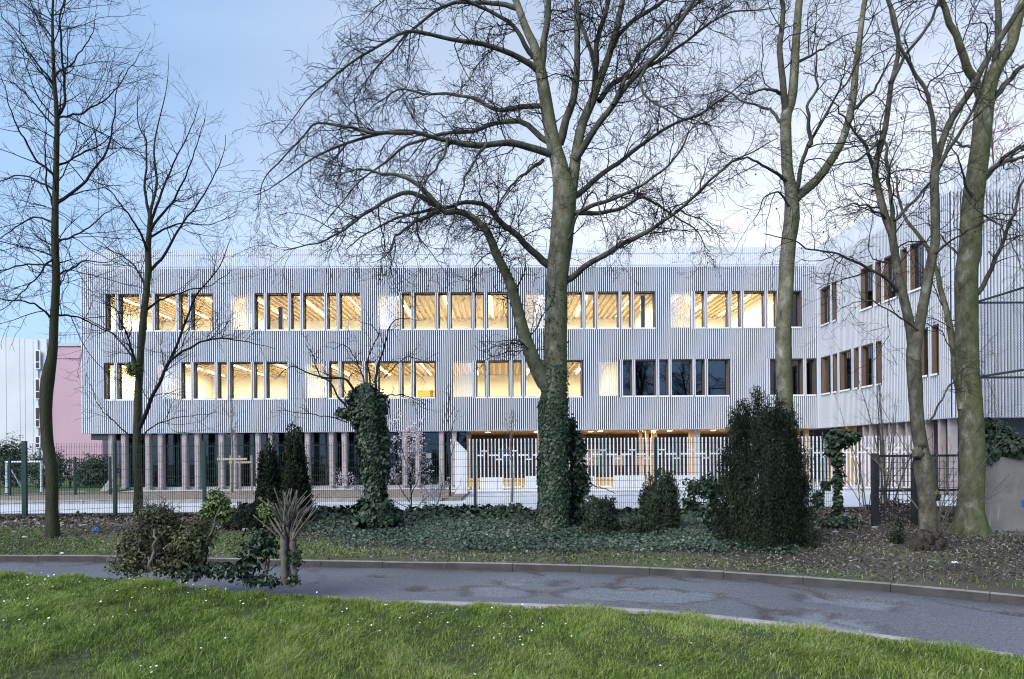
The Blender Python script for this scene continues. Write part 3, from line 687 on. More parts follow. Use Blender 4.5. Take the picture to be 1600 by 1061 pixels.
M['yew'] = mat('yew_needles', (.02, .04, .02), .6, tint=((.007, .011, .006), (.013, .020, .010), (.022, .032, .016), (.038, .050, .026)), spec=.15)
M['conifer'] = mat('conifer_needles', (.03, .05, .02), .6, tint=((.013, .021, .011), (.026, .040, .020), (.044, .060, .032)), spec=.3)
M['bush'] = mat('bush_leaf', (.05, .07, .02), .5, tint=((.030, .045, .016), (.060, .082, .025), (.10, .10, .035), (.085, .055, .025)), spec=.4)
M['bush_light'] = mat('light_bush_leaf', (.09, .14, .03), .5, tint=((.05, .085, .02), (.10, .15, .035), (.16, .20, .055)), spec=.4)
M['laurel'] = mat('laurel_leaf', (.03, .06, .03), .4, tint=((.010, .024, .012), (.022, .046, .022), (.045, .075, .038)), spec=.4)
M['blossom'] = mat('white_petals', (.75, .68, .72), .6, tint=((.62, .50, .56), (.74, .66, .70), (.82, .78, .80)))
M['dead_leaf'] = mat('dead_leaf', (.1, .06, .03), .8, tint=((.035, .026, .020), (.085, .068, .05), (.17, .155, .125), (.30, .295, .26)), spec=.2)
M['hedge'] = mat('hedge_leaf', (.05, .08, .03), .6, tint=((.025, .042, .018), (.05, .075, .03), (.085, .11, .045)), spec=.3)

# ================================================================== ground this side of the green fence
KX = [-2200, -900, -400, -150, 0, 150, 400, 600, 800, 1000, 1200, 1400, 1600, 1900]
KY = [861, 858.5, 861.5, 864, 866, 866.5, 872, 875.5, 878.5, 884.5, 895, 910, 928, 957]
far = np.array([G(a, b, .10) for a, b in zip(KX, KY)]); far = resample(far, 160)
tan = norm(np.gradient(far, axis=0)); nrmF = np.stack([tan[:, 1], -tan[:, 0], np.zeros(160)], 1)       # towards the viewer
near_px = {800: 941, 1000: 951, 1100: 958.5, 1200: 970, 1400: 993, 1600: 1022}
npts = np.array([G(a, b, .03) for a, b in near_px.items()])
wid = np.array([np.min(np.linalg.norm(far[:, :2] - q[:2], axis=1)) for q in npts])
wx = npts[:, 0]
width = np.interp(far[:, 0] - 1.0, wx, wid, left=wid[0] + .05, right=wid[-1])
near = far + nrmF * width[:, None]; near[:, 2] = 0; far0 = far.copy(); far0[:, 2] = 0
# park road: a fine sheet, worn patches lie a few centimetres lower
NU, NV = 640, 110
fu = resample(far0, NU); nu = resample(near, NU); vv = np.linspace(0, 1, NV)
gridR = fu[:, None, :] * (1 - vv[None, :, None]) + nu[:, None, :] * vv[None, :, None]
def inside(poly, X, Y):
    poly = np.asarray(poly); c = np.zeros(X.shape, bool); j = len(poly) - 1
    for i in range(len(poly)):
        xi, yi = poly[i]; xj, yj = poly[j]
        c ^= ((yi > Y) != (yj > Y)) & (X < (xj - xi) * (Y - yi) / (yj - yi + 1e-12) + xi); j = i
    return c
def crop(ox, pts): return [G(ox + a / 4, 820 + b / 4, -.01)[:2] for a, b in pts]
PATCH = [
 (crop(1200, ((170, 450), (190, 425), (300, 428), (400, 435), (600, 455), (800, 475), (845, 495), (800, 545), (600, 530), (400, 500), (200, 480))), .030, 1.0),
 (crop(1200, ((240, 520), (160, 570), (170, 610), (450, 660), (740, 690), (765, 665), (740, 640), (650, 600), (500, 575), (380, 545))), .022, 1.1),
 (crop(1200, ((-30, 520), (100, 525), (160, 560), (165, 595), (60, 605), (-60, 600))), .018, .5),
 (crop(800, ((240, 380), (280, 345), (380, 338), (400, 352), (350, 378), (260, 388))), .028, .8),
 (crop(800, ((-120, 345), (0, 340), (140, 343), (155, 355), (60, 378), (0, 385), (-110, 375))), .028, .8),
 (crop(800, ((110, 415), (180, 405), (260, 415), (270, 428), (200, 434), (120, 428))), .02, .4),
 (crop(800, ((420, 395), (600, 385), (900, 400), (1290, 425), (1310, 465), (1100, 490), (600, 475), (300, 455), (250, 430))), .010, .7),
 (crop(800, ((550, 368), (640, 362), (770, 370), (760, 380), (640, 378))), .025, .5),
 (crop(400, ((720, 330), (760, 312), (830, 322), (860, 334), (800, 338))), .03, .7),
 (crop(400, ((930, 408), (1000, 385), (1060, 375), (1075, 395), (1100, 405), (1250, 402), (1255, 414), (1060, 420), (950, 420))), .03, .4),
 (crop(1200, ((1430, 548), (1560, 545), (1640, 555), (1640, 575), (1500, 572))), .02, .3),
 (crop(800, ((-300, 400), (-250, 380), (0, 390), (120, 420), (130, 450), (0, 460), (-300, 450))), .008, .5),
]
gx, gy = gridR[..., 0], gridR[..., 1]
wob = .05 * smooth_noise(gx, gy, 6, 3) + .025 * smooth_noise(gx, gy, 17, 4); wob2 = .04 * smooth_noise(gx, gy, 7, 5) + .02 * smooth_noise(gx, gy, 19, 6)
dep = np.zeros_like(gx); worn = np.zeros_like(gx)
for poly, d, wv in PATCH:
    m_ = inside(poly, gx + wob, gy + wob2); dep = np.where(m_, np.maximum(dep, d), dep); worn = np.where(m_, np.maximum(worn, wv), worn)
def blur(a, k=1):
    for _ in range(k):
        p = np.pad(a, 1, mode='edge'); a = (p[:-2, 1:-1] + p[2:, 1:-1] + p[1:-1, :-2] + p[1:-1, 2:] + 2 * p[1:-1, 1:-1]) / 6
    return a
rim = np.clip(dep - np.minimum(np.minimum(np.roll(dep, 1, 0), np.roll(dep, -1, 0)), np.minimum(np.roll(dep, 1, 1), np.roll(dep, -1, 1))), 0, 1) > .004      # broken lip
crk = np.abs(smooth_noise(gx + .2 * smooth_noise(gx, gy, 5, 12), gy + .2 * smooth_noise(gx, gy, 5, 13), 1.7, 10)); crk2 = np.abs(smooth_noise(gx + .15 * smooth_noise(gx, gy, 7, 14), gy, 2.9, 15))
crack = (((crk < .03) & (smooth_noise(gx, gy, .9, 16) > -.1)) | ((crk2 < .032) & (smooth_noise(gx, gy, 1.3, 17) > .25))).astype(float)
dep = blur(dep, 1) * 1.8 + .03 * blur(crack, 1); worn = blur(worn, 2)
gridR[..., 2] = -dep + .006 * smooth_noise(gx, gy, 4, 8) + .0025 * np.random.default_rng(2).normal(size=gx.shape) - .02 * np.exp(-(vv[None, :] * 2.5 / .12) ** 2)
edge = np.exp(-(vv[None, :] * width.mean() / .38) ** 2) + np.zeros_like(gx)                     # dirt along the kerb
idx = np.arange(NU * NV).reshape(NU, NV)
FR = np.stack([idx[:-1, :-1], idx[:-1, 1:], idx[1:, 1:], idx[1:, :-1]], -1).reshape(-1, 4)
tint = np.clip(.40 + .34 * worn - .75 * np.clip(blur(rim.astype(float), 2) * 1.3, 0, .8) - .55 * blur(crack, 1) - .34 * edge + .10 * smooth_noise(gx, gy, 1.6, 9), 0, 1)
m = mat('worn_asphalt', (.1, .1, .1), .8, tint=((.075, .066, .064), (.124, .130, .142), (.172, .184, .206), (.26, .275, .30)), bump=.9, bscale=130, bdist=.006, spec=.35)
n_ = m.node_tree; bs = n_.nodes['Principled BSDF']; sc_ = bs.inputs['Base Color'].links[0].from_socket                                    # chippings
tcn = n_.nodes.new('ShaderNodeTexCoord'); vo = n_.nodes.new('ShaderNodeTexNoise'); vo.inputs['Scale'].default_value = 42; vo.inputs['Detail'].default_value = 7; vo.inputs['Roughness'].default_value = .75; n_.links.new(tcn.outputs['Object'], vo.inputs['Vector'])
mr_ = n_.nodes.new('ShaderNodeMapRange'); mr_.inputs['From Min'].default_value = .3; mr_.inputs['From Max'].default_value = .72; mr_.inputs['To Min'].default_value = .35; mr_.inputs['To Max'].default_value = 1.7; n_.links.new(vo.outputs['Fac'], mr_.inputs['Value'])
mx = n_.nodes.new('ShaderNodeVectorMath'); mx.operation = 'SCALE'; n_.links.new(sc_, mx.inputs[0]); n_.links.new(mr_.outputs[0], mx.inputs['Scale']); n_.links.new(mx.outputs[0], bs.inputs['Base Color'])
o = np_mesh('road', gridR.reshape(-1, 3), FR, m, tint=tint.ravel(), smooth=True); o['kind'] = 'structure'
# kerbs in single stones
def kerb(label, line, off0, off1, z0, z1, m, step, jit=.004, lo=None):
    c = line[len(line) // 2]; t = thing('kerb', label, 'kerb', (c[0], c[1], 0)); r = random.Random(5)
    d = np.concatenate([[0], np.cumsum(np.linalg.norm(np.diff(line, axis=0), axis=1))]); n = int(d[-1] / step)
    nf = np.stack([np.gradient(line[:, 1]), -np.gradient(line[:, 0]), 0 * line[:, 0]], 1); nf = norm(nf)
    at = lambda s, A: np.array([np.interp(s, d, A[:, k]) for k in range(3)])
    for i in range(n):
        s0, s1 = i * step + .0015, (i + 1) * step - .0015; a, b_ = at(s0, line), at(s1, line); na, nb_ = at(s0, nf), at(s1, nf); dz = r.uniform(-jit, jit)
        p = [a + na * off0, b_ + nb_ * off0, b_ + nb_ * off1, a + na * off1]
        MB().hexa([(q[0], q[1], z0) for q in p] + [(q[0], q[1], z1 + dz) for q in p]).build('kerb_stone', m, t, bevel=.008)
kn = M['kerb_dark'].node_tree; kb_ = kn.nodes['Principled BSDF']; ks = kb_.inputs['Base Color'].links[0].from_socket       # upward faces scaled paler, side faces darker
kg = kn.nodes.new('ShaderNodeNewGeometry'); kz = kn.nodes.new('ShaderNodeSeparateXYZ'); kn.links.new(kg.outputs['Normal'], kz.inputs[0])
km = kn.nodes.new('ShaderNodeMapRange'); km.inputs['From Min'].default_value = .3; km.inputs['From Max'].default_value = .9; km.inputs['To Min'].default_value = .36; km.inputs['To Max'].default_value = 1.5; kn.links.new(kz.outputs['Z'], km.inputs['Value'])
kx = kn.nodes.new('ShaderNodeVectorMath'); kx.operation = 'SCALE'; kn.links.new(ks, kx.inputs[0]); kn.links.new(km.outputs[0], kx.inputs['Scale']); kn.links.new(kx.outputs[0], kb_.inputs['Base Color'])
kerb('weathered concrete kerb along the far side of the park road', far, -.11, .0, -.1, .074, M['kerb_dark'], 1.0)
sel = near[:, 0] > -1.4
kerb('low flush kerb between the lawn and the near side of the park road', near[sel], .0, .09, -.1, .032, M['kerb'], .9, .006)

# verge between the road and the fence
NX, NY_ = 300, 90
ve = resample(far, NX); backv = ve.copy(); backv[:, 1] = 19.85; backv[:, 0] = ve[:, 0] * 1.65
tt = np.linspace(0, 1, NY_)[None, :, None]
st = ve - nrmF[np.linspace(0, 159, NX).astype(int)] * .095
gv = st[:, None, :] * (1 - tt) + backv[:, None, :] * tt
vx, vy = gv[..., 0], gv[..., 1]
def verge_z(x, y): return .09 + .030 * smooth_noise(x, y, 1.3, 21) + .012 * smooth_noise(x, y, 5, 22)
ramp_ = np.clip(np.linspace(0, 1, NY_)[None, :] * 12, 0, 1)
gv[..., 2] = .066 + (verge_z(vx, vy) - .066) * ramp_
idx = np.arange(NX * NY_).reshape(NX, NY_); FV = np.stack([idx[:-1, :-1], idx[1:, :-1], idx[1:, 1:], idx[:-1, 1:]], -1).reshape(-1, 4)
gm = np.clip(.45 + .5 * smooth_noise(vx, vy, 1.1, 23) + .2 * smooth_noise(vx, vy, 4, 24) - .06 * np.clip(vx, -9, 9) - .35 * np.clip(vy - 13.5, 0, 2), 0, 1)
m = mat('mossy_soil', (.1, .1, .1), .95, tint=((.075, .062, .052), (.105, .094, .074), (.115, .122, .070), (.100, .135, .048)), bump=1.0, bscale=28, bdist=.03, spec=.15)
o = np_mesh('verge', gv.reshape(-1, 3), FV, m, tint=gm.ravel(), smooth=True); o['kind'] = 'structure'

# lawn on this side
LX = np.linspace(-22, 22, 240); LY = np.linspace(0, 1, 90)
ny = np.interp(LX, near[:, 0], near[:, 1]); ord_ = np.argsort(near[:, 0]); ny = np.interp(LX, near[ord_, 0], near[ord_, 1]) - .095
def near_y(x): return np.interp(x, near[ord_, 0], near[ord_, 1]) - .095
def lawn_z(x, y):
    d = np.clip(near_y(x) - y, 0, None)
    h = np.interp(x, [-14, -8, -6, -4.3, -2.7, -1.5, -.4, .6], [.33, .31, .29, .27, .175, .085, .035, .02])
    s = np.clip(d / .5, 0, 1); s = s * s * (3 - 2 * s)
    return h * s + .02 * np.clip(d, 0, 1) + (.022 * smooth_noise(x, y, 1.6, 31) + .012 * smooth_noise(x, y, 5, 32)) * np.clip(d / .4, 0, 1) - .005
gl = np.zeros((240, 90, 3)); gl[..., 0] = LX[:, None]; gl[..., 1] = ny[:, None] * LY[None, :] ** .8 + (-12) * (1 - LY[None, :] ** .8); gl[..., 2] = lawn_z(gl[..., 0], gl[..., 1])
idx = np.arange(240 * 90).reshape(240, 90); FL = np.stack([idx[:-1, :-1], idx[1:, :-1], idx[1:, 1:], idx[:-1, 1:]], -1).reshape(-1, 4)
M['turf'] = mat('turf_soil', (.040, .050, .018), .95, (.075, .095, .03), 14, bump=.8, bscale=30)
o = np_mesh('lawn', gl.reshape(-1, 3), FL, M['turf'], smooth=True); o['kind'] = 'structure'
def blades(x, y, z, h, wd, lean, tint, seed):
    """grass blades: a bent strip of two pieces"""
    r = np.random.default_rng(seed); n = len(x)
    az = r.uniform(0, 2 * math.pi, n); s = np.stack([np.cos(az), np.sin(az)], 1); la = r.uniform(0, 2 * math.pi, n)
    comb = np.stack([.35 + .3 * smooth_noise(x, y, 2.2, 41), .1 + .5 * smooth_noise(x, y, 2.0, 42)], 1)
    l = np.stack([np.cos(la), np.sin(la)], 1) * .75 + comb; b = np.stack([x, y, z], 1)
    V = np.zeros((n, 5, 3)); hw = wd / 2
    V[:, 0] = b; V[:, 1] = b; V[:, 0, :2] += s * hw[:, None]; V[:, 1, :2] -= s * hw[:, None]
    mid = b.copy(); mid[:, 2] += h * .62; mid[:, :2] += l * (h * lean * .35)[:, None]
    V[:, 2] = mid; V[:, 3] = mid; V[:, 2, :2] += s * (hw * .75)[:, None]; V[:, 3, :2] -= s * (hw * .75)[:, None]
    tip = b.copy(); tip[:, 2] += h * (1 - .28 * lean); tip[:, :2] += l * (h * lean)[:, None]; V[:, 4] = tip
    k = np.arange(n)[:, None] * 5
    return V.reshape(-1, 3), np.concatenate([k + np.array([[0, 1, 3]]), k + np.array([[0, 3, 2]]), k + np.array([[2, 3, 4]])]), np.repeat(tint, 5)
def in_view(x, y, mrg=1.12): return np.abs(x) < (y * .7407 * mrg + .6)
def beside(x, y, r): return (np.abs(x) < y * .7407 + 4.5) & (r.uniform(0, 1, len(x)) < .45)          # thinner just outside the picture
r = np.random.default_rng(51); n = 1150000
x = r.uniform(-13, 10.5, n); y = r.uniform(3.4, 10.2, n)
dn = smooth_noise(x, y, 2.6, 43); dn2 = smooth_noise(x, y, 8, 44)
keep = (in_view(x, y, 1.03) | beside(x, y, r)) & (y < near_y(x) + .02) & (r.uniform(0, 1, n) < np.clip(.58 + .34 * dn + .34 * dn2, .22, 1) * np.clip(1.25 - .075 * (y - 4), .5, 1))
bare = np.zeros(n, bool)
for bx, by, br in ((2.55, 4.95, .30), (1.15, 5.35, .18), (2.0, 5.1, .2), (-.5, 5.4, .16), (1.55, 5.4, .15)):
    bare |= ((x - bx) / 1.5) ** 2 + (y - by) ** 2 < (br * (.7 + .5 * dn2)) ** 2
keep &= ~(bare & (r.uniform(0, 1, n) < .85))
x, y, dn, dn2 = x[keep], y[keep], dn[keep], dn2[keep]; n = len(x)
h = (r.uniform(.028, .078, n) * (1 + .55 * dn + .45 * dn2)).clip(.02, .17)
tn = np.clip(.45 + .22 * smooth_noise(x, y, 1.5, 45) + .2 * dn2 + r.normal(0, .26, n), 0, 1)
V, F, T = blades(x, y, lawn_z(x, y), h, r.uniform(.0032, .0068, n) * (1 + .07 * (y - 4)), r.uniform(.5, 1.9, n), tn, 52)
M['grass'] = mat('grass_blade', (.06, .1, .02), .5, tint=((.050, .085, .016), (.125, .205, .028), (.225, .325, .046), (.335, .42, .095), (.47, .45, .24)), spec=.35)
nt_ = M['grass'].node_tree; pb = nt_.nodes['Principled BSDF']; tr = nt_.nodes.new('ShaderNodeBsdfTranslucent'); ms = nt_.nodes.new('ShaderNodeMixShader'); ms.inputs[0].default_value = .35
nt_.links.new(pb.inputs['Base Color'].links[0].from_socket, tr.inputs[0]); om = [q for q in nt_.nodes if q.type == 'OUTPUT_MATERIAL'][0]
nt_.links.new(pb.outputs[0], ms.inputs[1]); nt_.links.new(tr.outputs[0], ms.inputs[2]); nt_.links.new(ms.outputs[0], om.inputs[0])
o = np_mesh('grass', V, F, M['grass'], tint=T); tag(o, 'long unmown green grass of the lawn in the foreground', 'grass', kind='stuff')

# daisies in the lawn
nd = 1500; x = r.uniform(-10, 7, nd); y = r.uniform(4.6, 9.6, nd)
kp = in_view(x, y, 1) & (y < near_y(x) - .05) & (r.uniform(0, 1, nd) < np.where(x < .3, .75, .10) * np.clip(.35 + .9 * smooth_noise(x, y, 2.3, 61) + .45 * (y > near_y(x) - 1.3), .03, 1)); x, y = x[kp], y[kp]; nd = len(x)
z = lawn_z(x, y) + r.uniform(.05, .095, nd); th = np.arange(8) * math.pi / 4; rd = r.uniform(.006, .0105, nd)
tilt = r.normal(size=(nd, 3)) * .25 + np.array((0, -.35, 1)); tilt = norm(tilt); ux = norm(np.cross(tilt, np.array((0, 1., 0)))); uy = np.cross(tilt, ux); c = np.stack([x, y, z], 1)
V = c[:, None] + rd[:, None, None] * (np.cos(th)[None, :, None] * ux[:, None] + np.sin(th)[None, :, None] * uy[:, None]); V = np.concatenate([V, (c + tilt * .004)[:, None]], 1)
F = np.concatenate([np.arange(nd)[:, None] * 9 + np.array([[i, (i + 1) % 8, 8]]) for i in range(8)])
M['daisy'] = mat('daisy_petal', (.8, .8, .78), .6)
o = np_mesh('daisies', V.reshape(-1, 3), F, M['daisy']); tag(o, 'white daisies scattered through the foreground lawn', 'daisies', kind='stuff')

# sparse grass, ground ivy and dead leaves on the verge
n = 90000; x = r.uniform(-15, 11, n); y = r.uniform(8, 16, n)
fy = np.interp(x, far[:, 0], far[:, 1]) + .1
g = .35 + .6 * smooth_noise(x, y, 1.1, 23) + .3 * smooth_noise(x, y, 3.5, 71) - .05 * np.clip(x, -9, 9) - .30 * np.clip(y - 13.3, 0, 3)
g = np.where((x > -3.2) & (x < 5.2) & (y > fy + .8), g * .25, g)
kp = (y > fy) & in_view(x, y, 1.05) & (r.uniform(0, 1, n) < np.clip(g, .05, 1)); x, y = x[kp], y[kp]; n = len(x)
V, F, T = blades(x, y, verge_z(x, y), r.uniform(.03, .085, n), r.uniform(.006, .011, n), r.uniform(.5, 1.6, n), np.clip(.35 + .25 * smooth_noise(x, y, 1.2, 72) + r.normal(0, .25, n), 0, 1), 73)
o = np_mesh('verge_grass', V, F, M['grass'], tint=T); tag(o, 'thin patchy grass on the bare verge beyond the road', 'grass', kind='stuff')
n = 150000; x = r.uniform(-6.5, 7, n); y = r.uniform(10, 17.6, n); fy = np.interp(x, far[:, 0], far[:, 1])
lim = np.interp(x, [-6, -4, -3, 0, 3, 4.6, 5.6], [16.5, 14.0, 12.4, 11.2, 10.9, 11.0, 13.0])
e_ = (y - lim) / .7 + .5 * smooth_noise(x, y, 2, 81) + .3 * smooth_noise(x, y, 6, 82)
e2 = np.clip((5.0 - .12 * (y - 11) + .4 * smooth_noise(x, y, 2, 83) - x) / .6, 0, 1) * np.clip((x + 5.6) / 1.2 + .4 * smooth_noise(x, y, 2, 84), 0, 1)
kp = (y > fy + .25) & (r.uniform(0, 1, n) < np.clip(e_ + .3, 0, 1) * e2 * np.clip(.65 + .6 * smooth_noise(x, y, 3, 85), .15, 1)); x, y = x[kp], y[kp]; n = len(x)
pos = np.stack([x, y, verge_z(x, y) + r.uniform(.01, .10, n)], 1)
geo = Geo(); geo.add(*leaves(pos, np.array((0, -.15, 1.)) + r.normal(size=(n, 3)) * .42, r.normal(size=(n, 3)) + np.array((0, -.4, 0)), r.uniform(.032, .062, n), np.clip(r.beta(2, 2.0, n) + .15 * smooth_noise(x, y, 2, 86), 0, 1)))
o = geo.build('ground_ivy', M['ivy_ground'], smooth=False, kind='stuff'); tag(o, 'carpet of dark ivy leaves covering the ground under the plane tree', 'ivy')
n = 130000; x = r.uniform(-14, 10.5, n); y = r.uniform(8.5, 17.5, n); fy = np.interp(x, far[:, 0], far[:, 1])
kp = (y > fy + .05) & in_view(x, y, 1.05) & (r.uniform(0, 1, n) < .75 + .4 * smooth_noise(x, y, 1.7, 91)); x, y = x[kp], y[kp]; n = len(x)
pos = np.stack([x, y, verge_z(x, y) + r.uniform(.005, .03, n)], 1); geo = Geo()
geo.add(*leaves(pos, np.array((0, 0, 1.)) + r.normal(size=(n, 3)) * .45, r.normal(size=(n, 3)), r.uniform(.025, .075, n), r.beta(1.2, 1.2, n), 'lance'))
o = geo.build('leaf_litter', M['dead_leaf'], smooth=False, kind='stuff'); tag(o, 'brown dead leaves and chips strewn over the verge', 'leaf litter')
# ================================================================== TREES
def limb_world(pts, Y, dY, r0, r1, N, curve=1.0, wob=.0, seed=0, rad_px=None, extend=True):
    """photo points -> a limb that also runs in depth (dY over its length)"""
    pts = [list(map(float, p)) for p in pts]
    if extend and pts[-1][1] <= 6:                                       # carry on above the picture
        a, b = np.array(pts[-2]), np.array(pts[-1]); d = (b - a) / np.linalg.norm(b - a)
        rr = np.random.default_rng(seed + 99)
        for k in range(2): b = b + d * 70 + rr.normal(size=2) * 12; pts.append(list(b))
    n = len(pts); q = np.array(pts); d = np.concatenate([[0], np.cumsum(np.linalg.norm(np.diff(q, axis=0), axis=1))]); s = d / d[-1]
    W = np.array([np.append(P(p[0], p[1], Y + dY * s[i] ** curve), (rad_px[i] if rad_px is not None and i < len(rad_px) else r0 + (r1 * .55 - r0) * s[i] ** .72)) for i, p in enumerate(pts)])
    W = resample(W, N); Yl = W[:, 1]; rad = W[:, 3] * Yl / FPX; W = W[:, :3]
    if wob:
        rr = np.random.default_rng(seed); k = rr.normal(size=(N, 3)); k[0] = 0
        for _ in range(1): k[1:-1] = (k[:-2] + k[2:] + 2 * k[1:-1]) / 4
        W = W + k * wob
    return W, rad
def tree(name, label, Y, base_px, trunk, trunk_r, limbs, lev, bark_m, limb_m, group=None, seed=1, ivy=None, balls=0, cat='tree', zb=.05, trunk_dY=0., Nt=60, lumps=.03, flare=True):
    b = G(base_px[0], base_px[1], .09); k = Y / b[1]
    t = thing(name, label, cat, (b[0] * k, Y, zb), group=group)
    W, rad = limb_world(trunk, Y, trunk_dY, 0, 0, Nt, rad_px=trunk_r, seed=seed, extend=True)
    r = np.random.default_rng(seed)
    # trunk with swellings and root flare
    V, F = tubes(W[None], rad[None], 18); V = V.reshape(Nt, 18, 3); th = np.arange(18) / 18 * 2 * math.pi
    hgt = W[:, 2] - W[0, 2]
    bump_ = 1 + lumps * (np.sin(th[None] * 3 + hgt[:, None] * 2.1 + seed) + .7 * np.sin(th[None] * 5 - hgt[:, None] * 4.3) + .5 * r.normal(size=(Nt, 18)))
    if flare: bump_ += (.16 * (.6 + np.maximum(0, np.sin(th[None] * 4 + seed))) * np.exp(-hgt[:, None] / .22))
    V = W[:, None] + (V - W[:, None]) * bump_[..., None]
    V[0, :, 2] -= .25
    np_mesh('trunk', V.reshape(-1, 3), F, bark_m, t, smooth=True)
    LP, LR, LL = [W[int(Nt * .35):]], [rad[int(Nt * .35):]], []
    for i, lb in enumerate(limbs):
        pts, r0, r1, dY = lb[:4]; y0 = lb[4] if len(lb) > 4 else 0.0
        w_, ra = limb_world(pts, Y + y0, dY, r0, r1, 30, seed=seed * 50 + i, wob=.02 if r0 < 8 else .012)
        V, F = tubes(w_[None], ra[None], 9); np_mesh('limb', V, F, limb_m if r0 < 7.5 else bark_m, t, smooth=True)
        LP.append(w_); LR.append(ra)
    LPr = np.stack([resample(p, 24) for p in LP]); LRr = np.stack([np.interp(np.linspace(0, 1, 24), np.linspace(0, 1, len(q)), q) for q in LR])
    ln = np.array([np.linalg.norm(np.diff(p, axis=0), axis=1).sum() for p in LP])
    geo = Geo(); PP, PR, c = LPr, LRr, None; tips = None
    for j, L in enumerate(lev):
        cnt = np.maximum(1, (ln * L['per_m'] * (np.r_[L.get('trunk', .3), np.ones(len(ln) - 1)] if j == 0 else 1)).round())
        if j == 0 and L.get('trunk', .3) == 0: cnt[0] = 0
        PP, PR, ln = grow(PP, PR, cnt, L.get('t0', .15), 1.0, L['L'], L.get('ang', (30, 75)), L['N'], L.get('wig', .25), L.get('up', .03), L.get('rr', .6), L.get('rmax', .03), L.get('rtip', .0035), L.get('shrink', .45), seed=seed * 10 + j)
        PP[..., 2] = np.maximum(PP[..., 2], .6)
        geo.tube(PP, PR, 4 if j == 0 else 3)
        tips = PP
    geo.build('twigs', M['twig'], t, smooth=False, kind='stuff')
    if balls:
        ii = r.integers(0, len(tips), balls); c = tips[ii, -1] - np.array((0, 0, .05)); rd = r.uniform(.014, .02, balls)
        O = np.array([(1, 0, 0), (-1, 0, 0), (0, 1, 0), (0, -1, 0), (0, 0, 1), (0, 0, -1)], float); FO = np.array([[0, 2, 4], [2, 1, 4], [1, 3, 4], [3, 0, 4], [2, 0, 5], [1, 2, 5], [3, 1, 5], [0, 3, 5]])
        V = c[:, None] + O[None] * rd[:, None, None]; o = np_mesh('seed_balls', V.reshape(-1, 3), (FO[None] + np.arange(balls)[:, None, None] * 6).reshape(-1, 3), M['twig'], t, smooth=True); o['kind'] = 'stuff'
    if ivy:
        g = Geo()
        for a in ivy: ivy_on(g, W, rad, **a)
        g.build('ivy', M['ivy'], t, smooth=False, kind='stuff')
    print(name, 'twig branches', len(tips))
    return t, W, rad

